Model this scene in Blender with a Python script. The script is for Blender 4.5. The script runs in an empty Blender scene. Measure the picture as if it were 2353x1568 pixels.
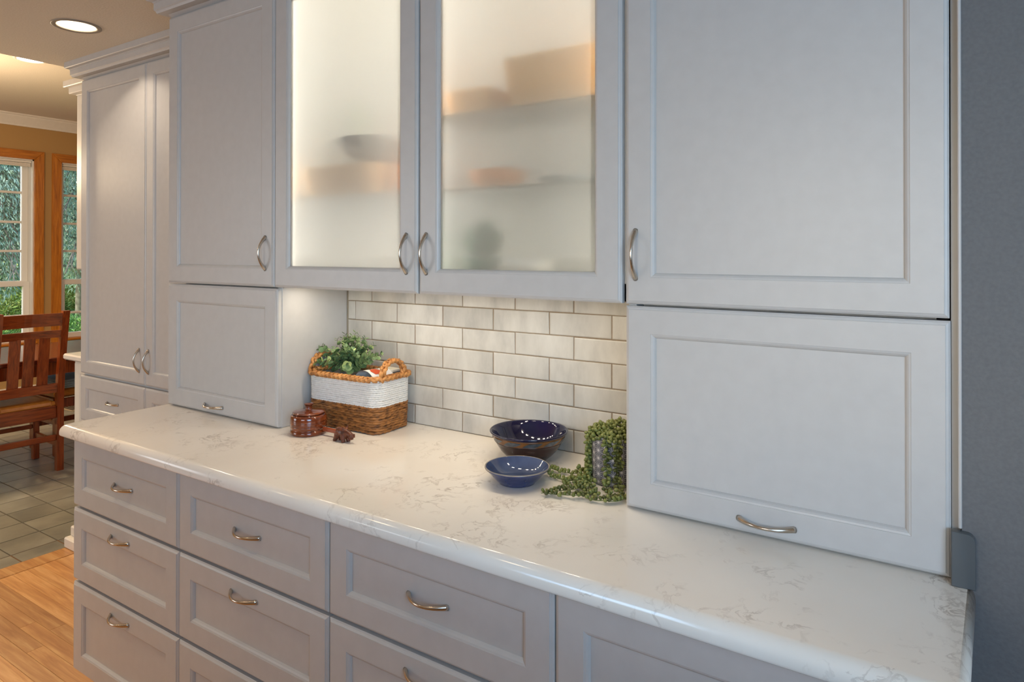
import bpy, bmesh, math, random
import numpy as np
from mathutils import Vector, Matrix
rnd = random.Random(7)
sc = bpy.context.scene
COL = sc.collection
# ------------------------------------------------------------------ camera
cam_d = bpy.data.cameras.new('camera'); cam = bpy.data.objects.new('camera', cam_d); COL.objects.link(cam)
TH, PT, RL = 0.57700757, -0.00477695, 0.00084063
fw = Vector((-math.sin(TH)*math.cos(PT), math.cos(TH)*math.cos(PT), -math.sin(PT)))
R0 = Vector((math.cos(TH), math.sin(TH), 0)); U0 = R0.cross(fw)
rt = R0*math.cos(RL)+U0*math.sin(RL); up = U0*math.cos(RL)-R0*math.sin(RL)
cam.matrix_world = Matrix(((rt.x, up.x, -fw.x, 0.0), (rt.y, up.y, -fw.y, -1.39), (rt.z, up.z, -fw.z, 1.485904), (0, 0, 0, 1)))
cam_d.sensor_width = 36; cam_d.sensor_fit = 'HORIZONTAL'
cam_d.lens = 36*1540.4346/2353; cam_d.shift_y = -(784-570.072)/2353
cam_d.clip_start = 0.02
sc.camera = cam
# ------------------------------------------------------------------ world, colour, light
sc.view_settings.view_transform = 'Standard'; sc.view_settings.look = 'None'
sc.view_settings.gamma = 1; sc.view_settings.use_curve_mapping = False
sc.view_settings.exposure = 0.0
W = bpy.data.worlds.new('world'); sc.world = W; W.use_nodes = True
wn = W.node_tree.nodes; bg = wn['Background']
sky = wn.new('ShaderNodeTexSky'); sky.sky_type = 'NISHITA'; sky.sun_disc = False
sky.sun_elevation = math.radians(38); sky.sun_rotation = math.radians(200); sky.dust_density = 3
W.node_tree.links.new(sky.outputs[0], bg.inputs[0]); bg.inputs[1].default_value = 0.85
try:
    sc.cycles.use_denoising = True
    sc.cycles.sample_clamp_indirect = 4
    sc.cycles.max_bounces = 10; sc.cycles.transmission_bounces = 8
    sc.cycles.caustics_reflective = False
except Exception: pass

def area(name, loc, target, sx, sy, power, col, spread=180):
    l = bpy.data.lights.new(name, 'AREA'); l.shape = 'RECTANGLE'; l.size = sx; l.size_y = sy
    l.energy = power; l.color = col; l.spread = math.radians(spread)
    o = bpy.data.objects.new(name, l); COL.objects.link(o); o.location = loc
    o.rotation_euler = (Vector(target)-Vector(loc)).to_track_quat('-Z', 'Y').to_euler(); return o
def spot(name, loc, power, col, ang=120, blend=.5, rad=.05):
    l = bpy.data.lights.new(name, 'SPOT'); l.energy = power; l.color = col
    l.spot_size = math.radians(ang); l.spot_blend = blend; l.shadow_soft_size = rad
    o = bpy.data.objects.new(name, l); COL.objects.link(o); o.location = loc; return o
WARM = (1, .76, .49); COOL = (.36, .65, 1)
# daylight through the kitchen windows behind and to the right of the camera
area('window_daylight_east', (1.24, -2.25, 1.62), (0.0, -.9, 1.45), 1.4, 1.1, 47, COOL)
area('window_daylight_south', (-0.6, -4.13, 1.65), (-0.6, 0, 1.4), 1.5, 1.1, 7, (.62, .82, 1))
area('window_daylight_dining', (-5.6, -4.1, 1.6), (-5.6, 0, 1.3), 2.2, 1.5, 60, (.9, .95, 1))  # added fill for the dining room; the wall behind it has no window
# recessed ceiling lamps, and an added, unseen point light that brightens the dining ceiling
for i, (x, y, w) in enumerate([(-2.1, -1.15, 15), (-3.1, -1.6, 42), (-1.8, -2.9, 26)]):
    spot('recessed_lamp', (x, y, 2.43), w, WARM, 98, .8)
for x, w in ((-2.15, 21), (-1.25, 14), (-.35, 15)): spot('recessed_lamp', (x, -.80, 2.43), w, WARM, 52, .7)
spot('recessed_lamp', (-3.097, -.019, 2.50), 12, (1, .84, .66), 118, .25, .03)
spot('recessed_lamp', (-5.41, .71, 2.82), 110, WARM, 130, .6)
spot('recessed_lamp', (-5.9, -1.2, 2.82), 110, WARM, 130, .6)
l_ = bpy.data.lights.new('pendant_lamp', 'POINT'); l_.energy = 70; l_.color = WARM; l_.shadow_soft_size = .12  # added fill light, no fixture modelled
o_ = bpy.data.objects.new('pendant_lamp', l_); COL.objects.link(o_); o_.location = (-5.6, .1, 2.1)

# ------------------------------------------------------------------ helpers
ORG = {}
def L2(c):  # sRGB 0-255 -> linear
    r = []
    for v in c:
        v /= 255; r.append(v/12.92 if v <= .04045 else ((v+.055)/1.055)**2.4)
    return tuple(r)+(1,)
def newmat(name):
    m = bpy.data.materials.new(name); m.use_nodes = True
    n = m.node_tree.nodes; return m, n, m.node_tree.links, n['Principled BSDF']
def plain(name, c, rough=.5, metal=0, **k):
    m, n, l, p = newmat(name); p.inputs['Base Color'].default_value = L2(c)
    p.inputs['Roughness'].default_value = rough; p.inputs['Metallic'].default_value = metal
    for a, v in k.items(): p.inputs[a].default_value = v
    return m
def ramp(n, pts, interp='LINEAR'):
    r = n.new('ShaderNodeValToRGB'); e = r.color_ramp.elements; r.color_ramp.interpolation = interp
    e[0].position, e[0].color = pts[0][0], pts[0][1]; e[1].position, e[1].color = pts[-1][0], pts[-1][1]
    for p, c in pts[1:-1]:
        x = e.new(p); x.color = c
    return r
def coords(n, l, scale=(1, 1, 1), kind='Object', rand=False):
    t = n.new('ShaderNodeTexCoord'); mp = n.new('ShaderNodeMapping'); mp.inputs['Scale'].default_value = scale
    l.new(t.outputs[kind], mp.inputs[0])
    if rand:
        oi = n.new('ShaderNodeObjectInfo'); m = n.new('ShaderNodeMath'); m.operation = 'MULTIPLY'; m.inputs[1].default_value = 37
        l.new(oi.outputs['Random'], m.inputs[0]); cb = n.new('ShaderNodeCombineXYZ')
        for i in range(3): l.new(m.outputs[0], cb.inputs[i])
        l.new(cb.outputs[0], mp.inputs['Location'])
    return mp
def noise(n, l, mp, scale, detail=4, rough=.5, dist=0):
    t = n.new('ShaderNodeTexNoise'); t.inputs['Scale'].default_value = scale; t.inputs['Detail'].default_value = detail
    t.inputs['Roughness'].default_value = rough; t.inputs['Distortion'].default_value = dist
    l.new(mp.outputs[0], t.inputs['Vector']); return t
def bump(n, l, p, src, strength, dist=.002):
    b = n.new('ShaderNodeBump'); b.inputs['Strength'].default_value = strength; b.inputs['Distance'].default_value = dist
    l.new(src, b.inputs['Height']); l.new(b.outputs[0], p.inputs['Normal'])
def mottled(name, c1, c2, scale, rough, stretch=(1, 1, 1), detail=4, bumpk=0, rand=False, metal=0, lo=.3, hi=.7, spec=None):
    m, n, l, p = newmat(name); mp = coords(n, l, stretch, rand=rand); t = noise(n, l, mp, scale, detail)
    r = ramp(n, [(lo, L2(c1)), (hi, L2(c2))]); l.new(t.outputs['Fac'], r.inputs[0]); l.new(r.outputs[0], p.inputs['Base Color'])
    p.inputs['Roughness'].default_value = rough; p.inputs['Metallic'].default_value = metal
    if spec is not None: p.inputs['Specular IOR Level'].default_value = spec
    if bumpk: bump(n, l, p, t.outputs['Fac'], bumpk)
    return m
def wood(name, c1, c2, c3, grain=(1, 14, 14), scale=3, rough=.3, tone=.25, coat=0):
    m, n, l, p = newmat(name); mp = coords(n, l, grain, rand=True)
    t = noise(n, l, mp, scale, 6, .6, .5); r = ramp(n, [(.3, L2(c1)), (.5, L2(c2)), (.68, L2(c3))])
    l.new(t.outputs['Fac'], r.inputs[0])
    oi = n.new('ShaderNodeObjectInfo'); mr = n.new('ShaderNodeMapRange'); mr.inputs[3].default_value = 1-tone; mr.inputs[4].default_value = 1+tone*.5
    l.new(oi.outputs['Random'], mr.inputs[0]); hs = n.new('ShaderNodeHueSaturation')
    l.new(mr.outputs[0], hs.inputs['Value']); l.new(r.outputs[0], hs.inputs['Color']); l.new(hs.outputs[0], p.inputs['Base Color'])
    p.inputs['Roughness'].default_value = rough; p.inputs['Coat Weight'].default_value = coat; p.inputs['Coat Roughness'].default_value = .08
    return m
def emit(name, c, s):
    m, n, l, p = newmat(name); p.inputs['Base Color'].default_value = (*c, 1)
    p.inputs['Emission Color'].default_value = (*c, 1); p.inputs['Emission Strength'].default_value = s; return m

class MB:
    def __init__(s): s.v = []; s.f = []; s.sm = []
    def add(s, vs, fs, smooth=False):
        k = len(s.v); s.v += [Vector(v) for v in vs]; s.f += [tuple(i+k for i in f) for f in fs]; s.sm += [smooth]*len(fs); return s
    def box(s, a, b, T=None):
        x0, y0, z0 = a; x1, y1, z1 = b
        vs = [Vector(p) for p in ((x0, y0, z0), (x1, y0, z0), (x1, y1, z0), (x0, y1, z0), (x0, y0, z1), (x1, y0, z1), (x1, y1, z1), (x0, y1, z1))]
        if T: vs = [T @ v for v in vs]
        return s.add(vs, [(0, 3, 2, 1), (4, 5, 6, 7), (0, 1, 5, 4), (1, 2, 6, 5), (2, 3, 7, 6), (3, 0, 4, 7)])
    def bbox(s, a, b, r=.002, T=None):      # box with chamfered edges
        bm = bmesh.new(); bmesh.ops.create_cube(bm, size=1)
        a = Vector(a); b = Vector(b); c = (a+b)/2; d = b-a
        for v in bm.verts: v.co = Vector((c.x+v.co.x*d.x, c.y+v.co.y*d.y, c.z+v.co.z*d.z))
        bmesh.ops.bevel(bm, geom=list(bm.edges), offset=min(r, min(abs(d.x), abs(d.y), abs(d.z))*.45), segments=1, affect='EDGES')
        bm.verts.index_update(); vs = [v.co.copy() for v in bm.verts]
        if T: vs = [T @ v for v in vs]
        s.add(vs, [tuple(v.index for v in f.verts) for f in bm.faces]); bm.free(); return s
    def lathe(s, c, prof, n=48, smooth=True):
        vs = []; fs = []; c = Vector(c)
        for r, z in prof:
            for k in range(n):
                a = 2*math.pi*k/n; vs.append((c.x+r*math.cos(a), c.y+r*math.sin(a), c.z+z))
        for j in range(len(prof)-1):
            for k in range(n):
                k2 = (k+1) % n; fs.append((j*n+k, j*n+k2, (j+1)*n+k2, (j+1)*n+k))
        return s.add(vs, fs, smooth)
    def tube(s, pts, rad, n=8, caps=True, flat=1.0, upv=None):
        pts = [Vector(p) for p in pts]; m = len(pts); rad = rad if isinstance(rad, (list, tuple)) else [rad]*m
        vs = []; fs = []; prev = None
        for i, p in enumerate(pts):
            t = (pts[min(i+1, m-1)]-pts[max(i-1, 0)]).normalized()
            if prev is None:
                u = upv or Vector((0, 0, 1))
                if abs(t.dot(u)) > .95: u = Vector((1, 0, 0))
                u = (u-t*t.dot(u)).normalized()
            else: u = (prev-t*t.dot(prev)).normalized()
            prev = u; w = t.cross(u)
            for k in range(n):
                a = 2*math.pi*k/n; vs.append(p+(u*math.cos(a)*flat+w*math.sin(a))*rad[i])
        for i in range(m-1):
            for k in range(n):
                k2 = (k+1) % n; fs.append((i*n+k, i*n+k2, (i+1)*n+k2, (i+1)*n+k))
        if caps: fs += [tuple(reversed(range(n))), tuple(range((m-1)*n, m*n))]
        return s.add(vs, fs, True)
    def ell(s, c, r, T=None, nu=8, nv=6):
        vs = []; fs = []; c = Vector(c)
        for j in range(nv+1):
            ph = math.pi*j/nv
            for k in range(nu):
                a = 2*math.pi*k/nu; v = Vector((r[0]*math.sin(ph)*math.cos(a), r[1]*math.sin(ph)*math.sin(a), r[2]*math.cos(ph)))
                vs.append((T @ v if T else v)+c)
        for j in range(nv):
            for k in range(nu):
                k2 = (k+1) % nu; fs.append((j*nu+k, (j+1)*nu+k, (j+1)*nu+k2, j*nu+k2))
        return s.add(vs, fs, True)
    def loops(s, loops, cap=True, smooth=False, capfirst=False):
        n = len(loops[0]); vs = [v for lp in loops for v in lp]; fs = []
        for j in range(len(loops)-1):
            for k in range(n):
                k2 = (k+1) % n; fs.append((j*n+k, j*n+k2, (j+1)*n+k2, (j+1)*n+k))
        if cap: fs.append(tuple(range((len(loops)-1)*n, len(loops)*n)))
        if capfirst: fs.append(tuple(reversed(range(n))))
        return s.add(vs, fs, smooth)
    def build(s, name, mat, parent=None, origin=None, fixn=True):
        if origin is None:
            xs = [v.x for v in s.v]; ys = [v.y for v in s.v]; zs = [v.z for v in s.v]
            origin = Vector(((min(xs)+max(xs))/2, (min(ys)+max(ys))/2, min(zs)))
        origin = Vector(origin)
        me = bpy.data.meshes.new(name); me.from_pydata([v-origin for v in s.v], [], s.f); me.update()
        me.polygons.foreach_set('use_smooth', s.sm)
        if fixn:
            bm = bmesh.new(); bm.from_mesh(me); bmesh.ops.remove_doubles(bm, verts=bm.verts, dist=1e-6); bmesh.ops.recalc_face_normals(bm, faces=bm.faces); bm.to_mesh(me); bm.free()
        me.materials.append(mat)
        o = bpy.data.objects.new(name, me); COL.objects.link(o)
        if parent: o.parent = parent; o.location = origin-ORG[parent.name]
        else: o.location = origin
        ORG[o.name] = origin; return o
def tag(o, label, cat, group=None):
    o['label'] = label; o['category'] = cat
    if group: o['group'] = group
    return o
def thing(name, loc, label, cat, group=None):
    o = bpy.data.objects.new(name, None); COL.objects.link(o); o.location = loc; o.empty_display_size = .05
    ORG[o.name] = Vector(loc); return tag(o, label, cat, group)
def struct(o): o['kind'] = 'structure'; return o
def stuff(o): o['kind'] = 'stuff'; return o
def place(mesh, name, parent, loc, rot=(0, 0, 0), scale=1):       # one more piece sharing mesh data
    o = bpy.data.objects.new(name, mesh); COL.objects.link(o); o.parent = parent
    o.location = Vector(loc)-ORG[parent.name]; o.rotation_euler = rot
    o.scale = (scale,)*3 if not isinstance(scale, tuple) else scale
    ORG[o.name] = Vector(loc); return o

# ------------------------------------------------------------------ materials
PAINT = mottled('cabinet_paint', (194, 191, 187), (198, 195, 191), 30, .36)
PAINTW = mottled('ivory_paint', (226, 218, 204), (230, 222, 208), 30, .4)
NICKEL = mottled('brushed_nickel', (190, 178, 165), (205, 195, 182), 60, .22, metal=1)
GAP = plain('dark_gap', (30, 28, 26), .9)
def quartz():
    m, n, l, p = newmat('quartz'); mp = coords(n, l)
    warp = noise(n, l, mp, 7, 3, .5); mx = n.new('ShaderNodeMixRGB'); mx.blend_type = 'LINEAR_LIGHT'; mx.inputs[0].default_value = .13
    l.new(mp.outputs[0], mx.inputs[1]); l.new(warp.outputs['Color'], mx.inputs[2])
    n1 = n.new('ShaderNodeTexNoise'); n1.inputs['Scale'].default_value = 12; n1.inputs['Detail'].default_value = 8; n1.inputs['Roughness'].default_value = .62
    l.new(mx.outputs[0], n1.inputs['Vector'])
    vein = ramp(n, [(.47, (0, 0, 0, 1)), (.497, (1, 1, 1, 1)), (.503, (1, 1, 1, 1)), (.53, (0, 0, 0, 1))]); l.new(n1.outputs['Fac'], vein.inputs[0])
    msk = noise(n, l, mp, 7, 4, .6); mr = ramp(n, [(.5, (0, 0, 0, 1)), (.68, (1, 1, 1, 1))]); l.new(msk.outputs['Fac'], mr.inputs[0])
    mul = n.new('ShaderNodeMath'); mul.operation = 'MULTIPLY'; l.new(vein.outputs[0], mul.inputs[0]); l.new(mr.outputs[0], mul.inputs[1])
    mul2 = n.new('ShaderNodeMath'); mul2.operation = 'MULTIPLY'; mul2.inputs[1].default_value = .62; l.new(mul.outputs[0], mul2.inputs[0])
    cl = noise(n, l, mp, 3, 5); base = ramp(n, [(.3, L2((236, 226, 212))), (.7, L2((244, 236, 224)))]); l.new(cl.outputs['Fac'], base.inputs[0])
    fin = n.new('ShaderNodeMixRGB'); l.new(mul2.outputs[0], fin.inputs[0]); l.new(base.outputs[0], fin.inputs[1]); fin.inputs[2].default_value = L2((160, 141, 122))
    l.new(fin.outputs[0], p.inputs['Base Color']); p.inputs['Roughness'].default_value = .16; return m
QUARTZ = quartz()
def tilemat(name, c1, c2, c3, sc_, stretch, rough=.3):
    m, n, l, p = newmat(name); mp = coords(n, l, stretch, rand=True); t = noise(n, l, mp, sc_, 5, .6)
    r = ramp(n, [(.28, L2(c1)), (.5, L2(c2)), (.72, L2(c3))]); l.new(t.outputs['Fac'], r.inputs[0])
    oi = n.new('ShaderNodeObjectInfo'); mr = n.new('ShaderNodeMapRange'); mr.inputs[3].default_value = .84; mr.inputs[4].default_value = 1.03
    l.new(oi.outputs['Random'], mr.inputs[0]); hs = n.new('ShaderNodeHueSaturation'); l.new(mr.outputs[0], hs.inputs['Value'])
    l.new(r.outputs[0], hs.inputs['Color']); l.new(hs.outputs[0], p.inputs['Base Color']); p.inputs['Roughness'].default_value = rough
    bump(n, l, p, t.outputs['Fac'], .12, .003); return m
TILE = tilemat('splash_tile', (168, 165, 158), (197, 193, 184), (214, 210, 201), 10, (1, 1, .4))
GROUT = mottled('grout', (126, 108, 88), (142, 124, 102), 60, .9)
CEIL = mottled('ceiling_paint', (214, 203, 186), (222, 212, 196), 130, .9, bumpk=.5)
WALLG = mottled('grey_wall_paint', (102, 102, 102), (109, 109, 109), 160, .75, bumpk=.35)
WALLN = plain('cream_wall_paint', (205, 190, 165), .8)
WALLT = plain('tan_wall_paint', (176, 138, 84), .8)
OAKP = wood('oak_plank', (176, 118, 62), (203, 147, 86), (222, 172, 112), (1.2, 16, 16), 2.6, .32, .22)
OAKT = wood('oak_trim', (150, 84, 18), (180, 106, 26), (198, 124, 38), (14, 14, 1.2), 4, .35, .08)
OAKH = wood('oak_trim_across', (150, 84, 18), (180, 106, 26), (198, 124, 38), (14, 1.2, 14), 4, .35, .08)
CHERRY = wood('cherry_wood', (100, 40, 14), (138, 60, 22), (158, 76, 30), (16, 16, 1.4), 4, .28, .12, .3)
CHERRYH = wood('cherry_wood_across', (100, 40, 14), (138, 60, 22), (158, 76, 30), (16, 1.4, 16), 4, .28, .12, .3)
DARKW = wood('dark_table_wood', (60, 26, 16), (84, 38, 22), (104, 50, 30), (2, 8, 8), 4, .22, .1, .4)
LEATHER = mottled('tan_leather', (186, 116, 40), (204, 134, 52), 40, .38)
FTILE = tilemat('floor_tile', (112, 110, 98), (134, 130, 114), (150, 146, 130), 5, (1, 1, 1), .3)
FGROUT = plain('floor_grout', (92, 86, 72), .9)
WHITE = plain('white_vinyl', (226, 220, 208), .45)
def frosted():
    m, n, l, p = newmat('frosted_glass'); p.inputs['Base Color'].default_value = (.97, .98, .96, 1)
    p.inputs['Roughness'].default_value = .29; p.inputs['Transmission Weight'].default_value = 1; p.inputs['IOR'].default_value = 1.45
    tr = n.new('ShaderNodeBsdfTranslucent'); tr.inputs[0].default_value = (.95, .95, .92, 1)
    mx = n.new('ShaderNodeMixShader'); mx.inputs[0].default_value = .33
    l.new(p.outputs[0], mx.inputs[1]); l.new(tr.outputs[0], mx.inputs[2]); l.new(mx.outputs[0], n['Material Output'].inputs[0]); return m
FROST = frosted()
def clearglass(name, tint, k):
    m, n, l, p = newmat(name); t = n.new('ShaderNodeBsdfTransparent'); t.inputs[0].default_value = tint; g = n.new('ShaderNodeBsdfGlossy'); g.inputs['Roughness'].default_value = .02
    lw = n.new('ShaderNodeFresnel'); lw.inputs[0].default_value = 1.3; mx = n.new('ShaderNodeMixShader'); l.new(lw.outputs[0], mx.inputs[0])
    l.new(t.outputs[0], mx.inputs[1]); l.new(g.outputs[0], mx.inputs[2]); l.new(mx.outputs[0], n['Material Output'].inputs[0]); return m
GLASSC = clearglass('window_glass', (.98, 1, .99, 1), .1)
SHELFG = clearglass('shelf_glass', (.95, .98, .96, 1), .1)

# ------------------------------------------------------------------ room shell
CZ, DZ = 2.44, 2.835
KX0, KX1, KY0 = -3.84, 1.3, -4.2
DX0, DY1 = -7.70, 3.6
YB = 0.298
# back wall (behind the run)
m = MB().box((-2.42, YB+.004, 0), (0.0185, YB+.12, CZ)); wall_back = struct(m.build('wall_back', WALLN))
# grey wall end to the right of the run
m = MB().box((0.0185, -0.004, 0), (1.42, YB+.12, CZ)); struct(m.build('wall_right', WALLG))
m = MB().box((1.3, -4.3, 0), (1.42, -3.0, CZ)).box((1.3, -1.5, 0), (1.42, -.004, CZ)).box((1.3, -3.0, 0), (1.42, -1.5, 1.04)).box((1.3, -3.0, 2.2), (1.42, -1.5, CZ))
struct(m.build('wall_east', WALLN))
m = MB().box((KX0, -4.32, 0), (-1.4, KY0, CZ)).box((.2, -4.32, 0), (1.3, KY0, CZ)).box((-1.4, -4.32, 0), (.2, KY0, 1.0)).box((-1.4, -4.32, 2.2), (.2, KY0, CZ))
struct(m.build('wall_south', WALLN))
m = MB().bbox((-2.0, -1.66, 0), (1.3, -1.54, 1.19), .004); struct(m.build('wall_half', WALLN))  # unseen low wall, added to keep light off the lower drawers
# kitchen ceiling with a hole for the recessed light
LX, LY, LR = -3.097, -.019, .076
def holed_ceiling():
    m = MB(); q = .2
    xs = [KX0, LX-q, LX+q, KX1+.1]; ys = [KY0-.1, LY-q, LY+q, .9]
    for i in range(3):
        for j in range(3):
            if i == 1 and j == 1: continue
            m.box((xs[i], ys[j], CZ), (xs[i+1], ys[j+1], CZ+.1))
    n = 48; inn = []; out = []
    for k in range(n):
        a = 2*math.pi*k/n; c, s_ = math.cos(a), math.sin(a); t = q/max(abs(c), abs(s_))
        inn.append((LX+LR*c, LY+LR*s_, CZ)); out.append((LX+t*c, LY+t*s_, CZ))
    m.loops([out, inn], cap=False); return m
struct(holed_ceiling().build('ceiling', CEIL))
m = MB().box((KX0-.02, KY0, CZ+.1), (KX0+.1, .9, DZ)); struct(m.build('trim_1', CEIL))
m = MB().box((DX0-.1, KY0-.1, DZ), (KX0+.1, DY1+.1, DZ+.1)); struct(m.build('ceiling', CEIL))
# dining walls; the far one has two window openings
WY = [(0.73, 1.632), (1.876, 2.78)]; WZ0, WZ1 = .56, 2.40
def farwall():
    m = MB(); x0, x1 = DX0-.16, DX0
    m.box((x0, KY0-.1, 0), (x1, WY[0][0], DZ)).box((x0, WY[0][1], 0), (x1, WY[1][0], DZ)).box((x0, WY[1][1], 0), (x1, DY1, DZ))
    for a, b in WY: m.box((x0, a, 0), (x1, b, WZ0)).box((x0, a, WZ1), (x1, b, DZ))
    return m
struct(farwall().build('wall_far', WALLT))
m = MB().box((DX0, DY1, 0), (-2.42, DY1+.1, DZ)); struct(m.build('wall_north', WALLT))
m = MB().box((DX0, KY0-.1, 0), (KX0, KY0, DZ)); struct(m.build('wall_dining_south', WALLT))
m = MB().box((-2.42, .302, 0), (-2.32, DY1, DZ)); struct(m.build('wall_dining_east', WALLT))
m = MB().box((KX0, .9, 0), (-2.42, .98, DZ)); struct(m.build('wall_pantry', WALLT))
# crown on the far wall (stepped profile)
prof = [(0, 0), (0, -.115), (.012, -.115), (.018, -.098), (.045, -.055), (.062, -.03), (.066, -.018), (.078, -.014), (.078, 0)]
m = MB(); m.loops([[Vector((DX0+a, KY0, DZ+z)) for a, z in prof], [Vector((DX0+a, DY1, DZ+z)) for a, z in prof]], cap=True, capfirst=True)
struct(m.build('trim_2', PAINTW))
m = MB().box((DX0, KY0, 0), (DX0+.016, DY1, .125)).box((DX0, KY0, .125), (DX0+.010, DY1, .14)); struct(m.build('baseboard_far', PAINTW))

# windows
for wi, (a, b) in enumerate(WY):
    root = bpy.data.objects.new('window_%d' % (wi+1), None); COL.objects.link(root); root.location = (DX0, (a+b)/2, WZ0); ORG[root.name] = Vector(root.location); struct(root)
    t = .085
    # oak casing: four mitred boards, each with a stepped edge
    def casing(p0, p1, p2, p3):
        m = MB(); f0 = [Vector((DX0, *q)) for q in (p0, p1, p2, p3)]; cx = sum((v for v in f0), Vector())/4
        f1 = [v+Vector((.018, 0, 0)) for v in f0]; f2 = [cx+(v-cx)*.985+Vector((.021, 0, 0)) for v in f0]
        m.loops([f0, f1, f2], capfirst=True); return m
    casing((a-t, WZ0-t), (a, WZ0), (a, WZ1), (a-t, WZ1+t)).build('casing', OAKT, root)
    casing((b, WZ0), (b+t, WZ0-t), (b+t, WZ1+t), (b, WZ1)).build('casing', OAKT, root)
    casing((a-t, WZ1+t), (a, WZ1), (b, WZ1), (b+t, WZ1+t)).build('casing', OAKH, root)
    casing((a-t, WZ0-t), (b+t, WZ0-t), (b, WZ0), (a, WZ0)).build('casing', OAKH, root)
    m = MB()
    for (y0, y1, z0, z1) in ((a, a+.012, WZ0, WZ1), (b-.012, b, WZ0, WZ1), (a, b, WZ0, WZ0+.012), (a, b, WZ1-.012, WZ1)):
        m.box((DX0-.155, y0, z0), (DX0-.001, y1, z1))
    m.build('jamb', WHITE, root)
    MB().bbox((DX0-.12, a-.02, WZ0-.004), (DX0+.05, b+.02, WZ0+.018), .004).build('sill', OAKH, root)
    # sashes
    mid = 1.155
    for (z0, z1, xo, nm, rows) in ((WZ0+.012, mid+.025, -.075, 'lower_sash', [.835]), (mid-.025, WZ1-.012, -.115, 'upper_sash', [1.483, 1.773, 2.07])):
        m = MB(); x0, x1 = DX0+xo-.02, DX0+xo+.02; st = .055
        m.bbox((x0, a+.012, z0), (x1, a+.012+st, z1), .004).bbox((x0, b-.012-st, z0), (x1, b-.012, z1), .004)
        m.bbox((x0, a+.06, z0), (x1, b-.06, z0+st), .004).bbox((x0, a+.06, z1-st*.9), (x1, b-.06, z1), .004)
        s_ = m.build(nm, WHITE, root)
        for r_ in rows: MB().bbox((x0+.008, a+.065, r_-.012), (x1-.008, b-.065, r_+.012), .004).build('muntin', WHITE, s_)
        zs = [z0+st]+rows+[z1-st*.9]
        for k in range(len(zs)-1): MB().box((DX0+xo-.002, a+.066, zs[k]), (DX0+xo+.002, b-.066, zs[k+1])).build('pane', GLASSC, s_)
    # raised pleated shade with its head rail
    shade = thing('window_shade', (DX0-.03, (a+b)/2, WZ1-.075), ('ivory pleated shade raised to the top of the left dining window', 'ivory pleated shade raised to the top of the right dining window beside the pantry')[wi], 'shade', 'raised shades in the dining windows')
    MB().bbox((DX0-.06, a+.016, WZ1-.034), (DX0-.012, b-.016, WZ1-.013), .003).build('head_rail', WHITE, shade)
    m = MB()
    for k in range(4): m.bbox((DX0-.055, a+.02, WZ1-.036-.009*(k+1)), (DX0-.018, b-.02, WZ1-.0365-.009*k), .003)
    m.build('pleats', PAINTW, shade)

# ------------------------------------------------------------------ floors
m = MB().box((KX0-.0, KY0-.1, -.12), (KX1+.1, YB+.1, -.0022)); floor = struct(m.build('floor', plain('subfloor', (110, 78, 44), .8), origin=(0, 0, 0)))
def plank_rows(y0, y1, x0, x1, seed):
    r = random.Random(seed); y = y0; out = []
    while y < y1-1e-4:
        x = x0-r.uniform(0, .7)
        while x < x1:
            ln = r.uniform(.45, 1.25); a, b = max(x, x0), min(x+ln, x1)
            if b-a > .02: out.append((a, b, y)); 
            x += ln
        y += .0575
    return out
VIS = (-3.595, -2.30, -.92, .2)
for a, b, y in plank_rows(VIS[2], VIS[3], VIS[0], VIS[1], 5):
    MB().bbox((a+.0003, y+.0003, -.0022), (b-.0003, y+.0572, 0.0), .0007).build('plank', OAKP, floor)
m = MB()
for a, b, y in plank_rows(KY0, VIS[2]-.001, -3.595, KX1, 6)+plank_rows(VIS[2], -.3, VIS[1], KX1, 8):
    m.bbox((a+.0003, y+.0003, -.0022), (b-.0003, y+.0572, 0.0), .0007)
stuff(m.build('plank_field', OAKP, floor))
m = MB().bbox((-3.705, KY0, -.0022), (-3.596, .235, .002), .003); struct(m.build('trim_3', OAKP))
m = MB().box((DX0-.1, KY0-.1, -.12), (-3.705, DY1+.1, -.003)); dfloor = struct(m.build('floor', FGROUT, origin=(-5, 0, 0)))
rest = MB(); tl = None; P_, g = .2055, .0032
for i in range(-1, 20):
    for j in range(-22, 18):
        x1 = -3.832-P_*i; x0 = x1-P_; y0 = .2277+P_*j; y1 = y0+P_
        x1 = min(x1, -3.705); 
        if x0 < DX0 or y1 > DY1 or y0 < KY0 or x1-x0 < .01: continue
        a = (x0+g, y0+g, -.003); b = (x1-g, y1-g, 0)
        cx = (x0+x1)/2; cy = (y0+y1)/2
        dx, dy = -cx, cy+1.39; ang = math.degrees(math.atan2(dy, dx))     # seen past the cabinets
        if 13.0 < ang < 26.5 and x1 > -7.2:
            MB().bbox(a, b, .003).build('tile', FTILE, dfloor)
        else: rest.bbox(a, b, .003)
stuff(rest.build('tile_field', FTILE, dfloor))
vent = thing('floor_register', (-6.95, 1.72, 0), 'dark metal floor register with a pale rim in the grey tile floor', 'vent')
MB().bbox((-7.12, 1.58, 0), (-6.78, 1.86, .006), .002).build('rim', mottled('tan_metal', (176, 156, 120), (186, 166, 130), 30, .4, metal=.3), vent)
m = MB()
for k in range(9): m.box((-7.09, 1.605+.026*k, .005), (-6.81, 1.620+.026*k, .008))
m.build('grille', plain('black_metal', (36, 30, 26), .5, .5), vent)

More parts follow.
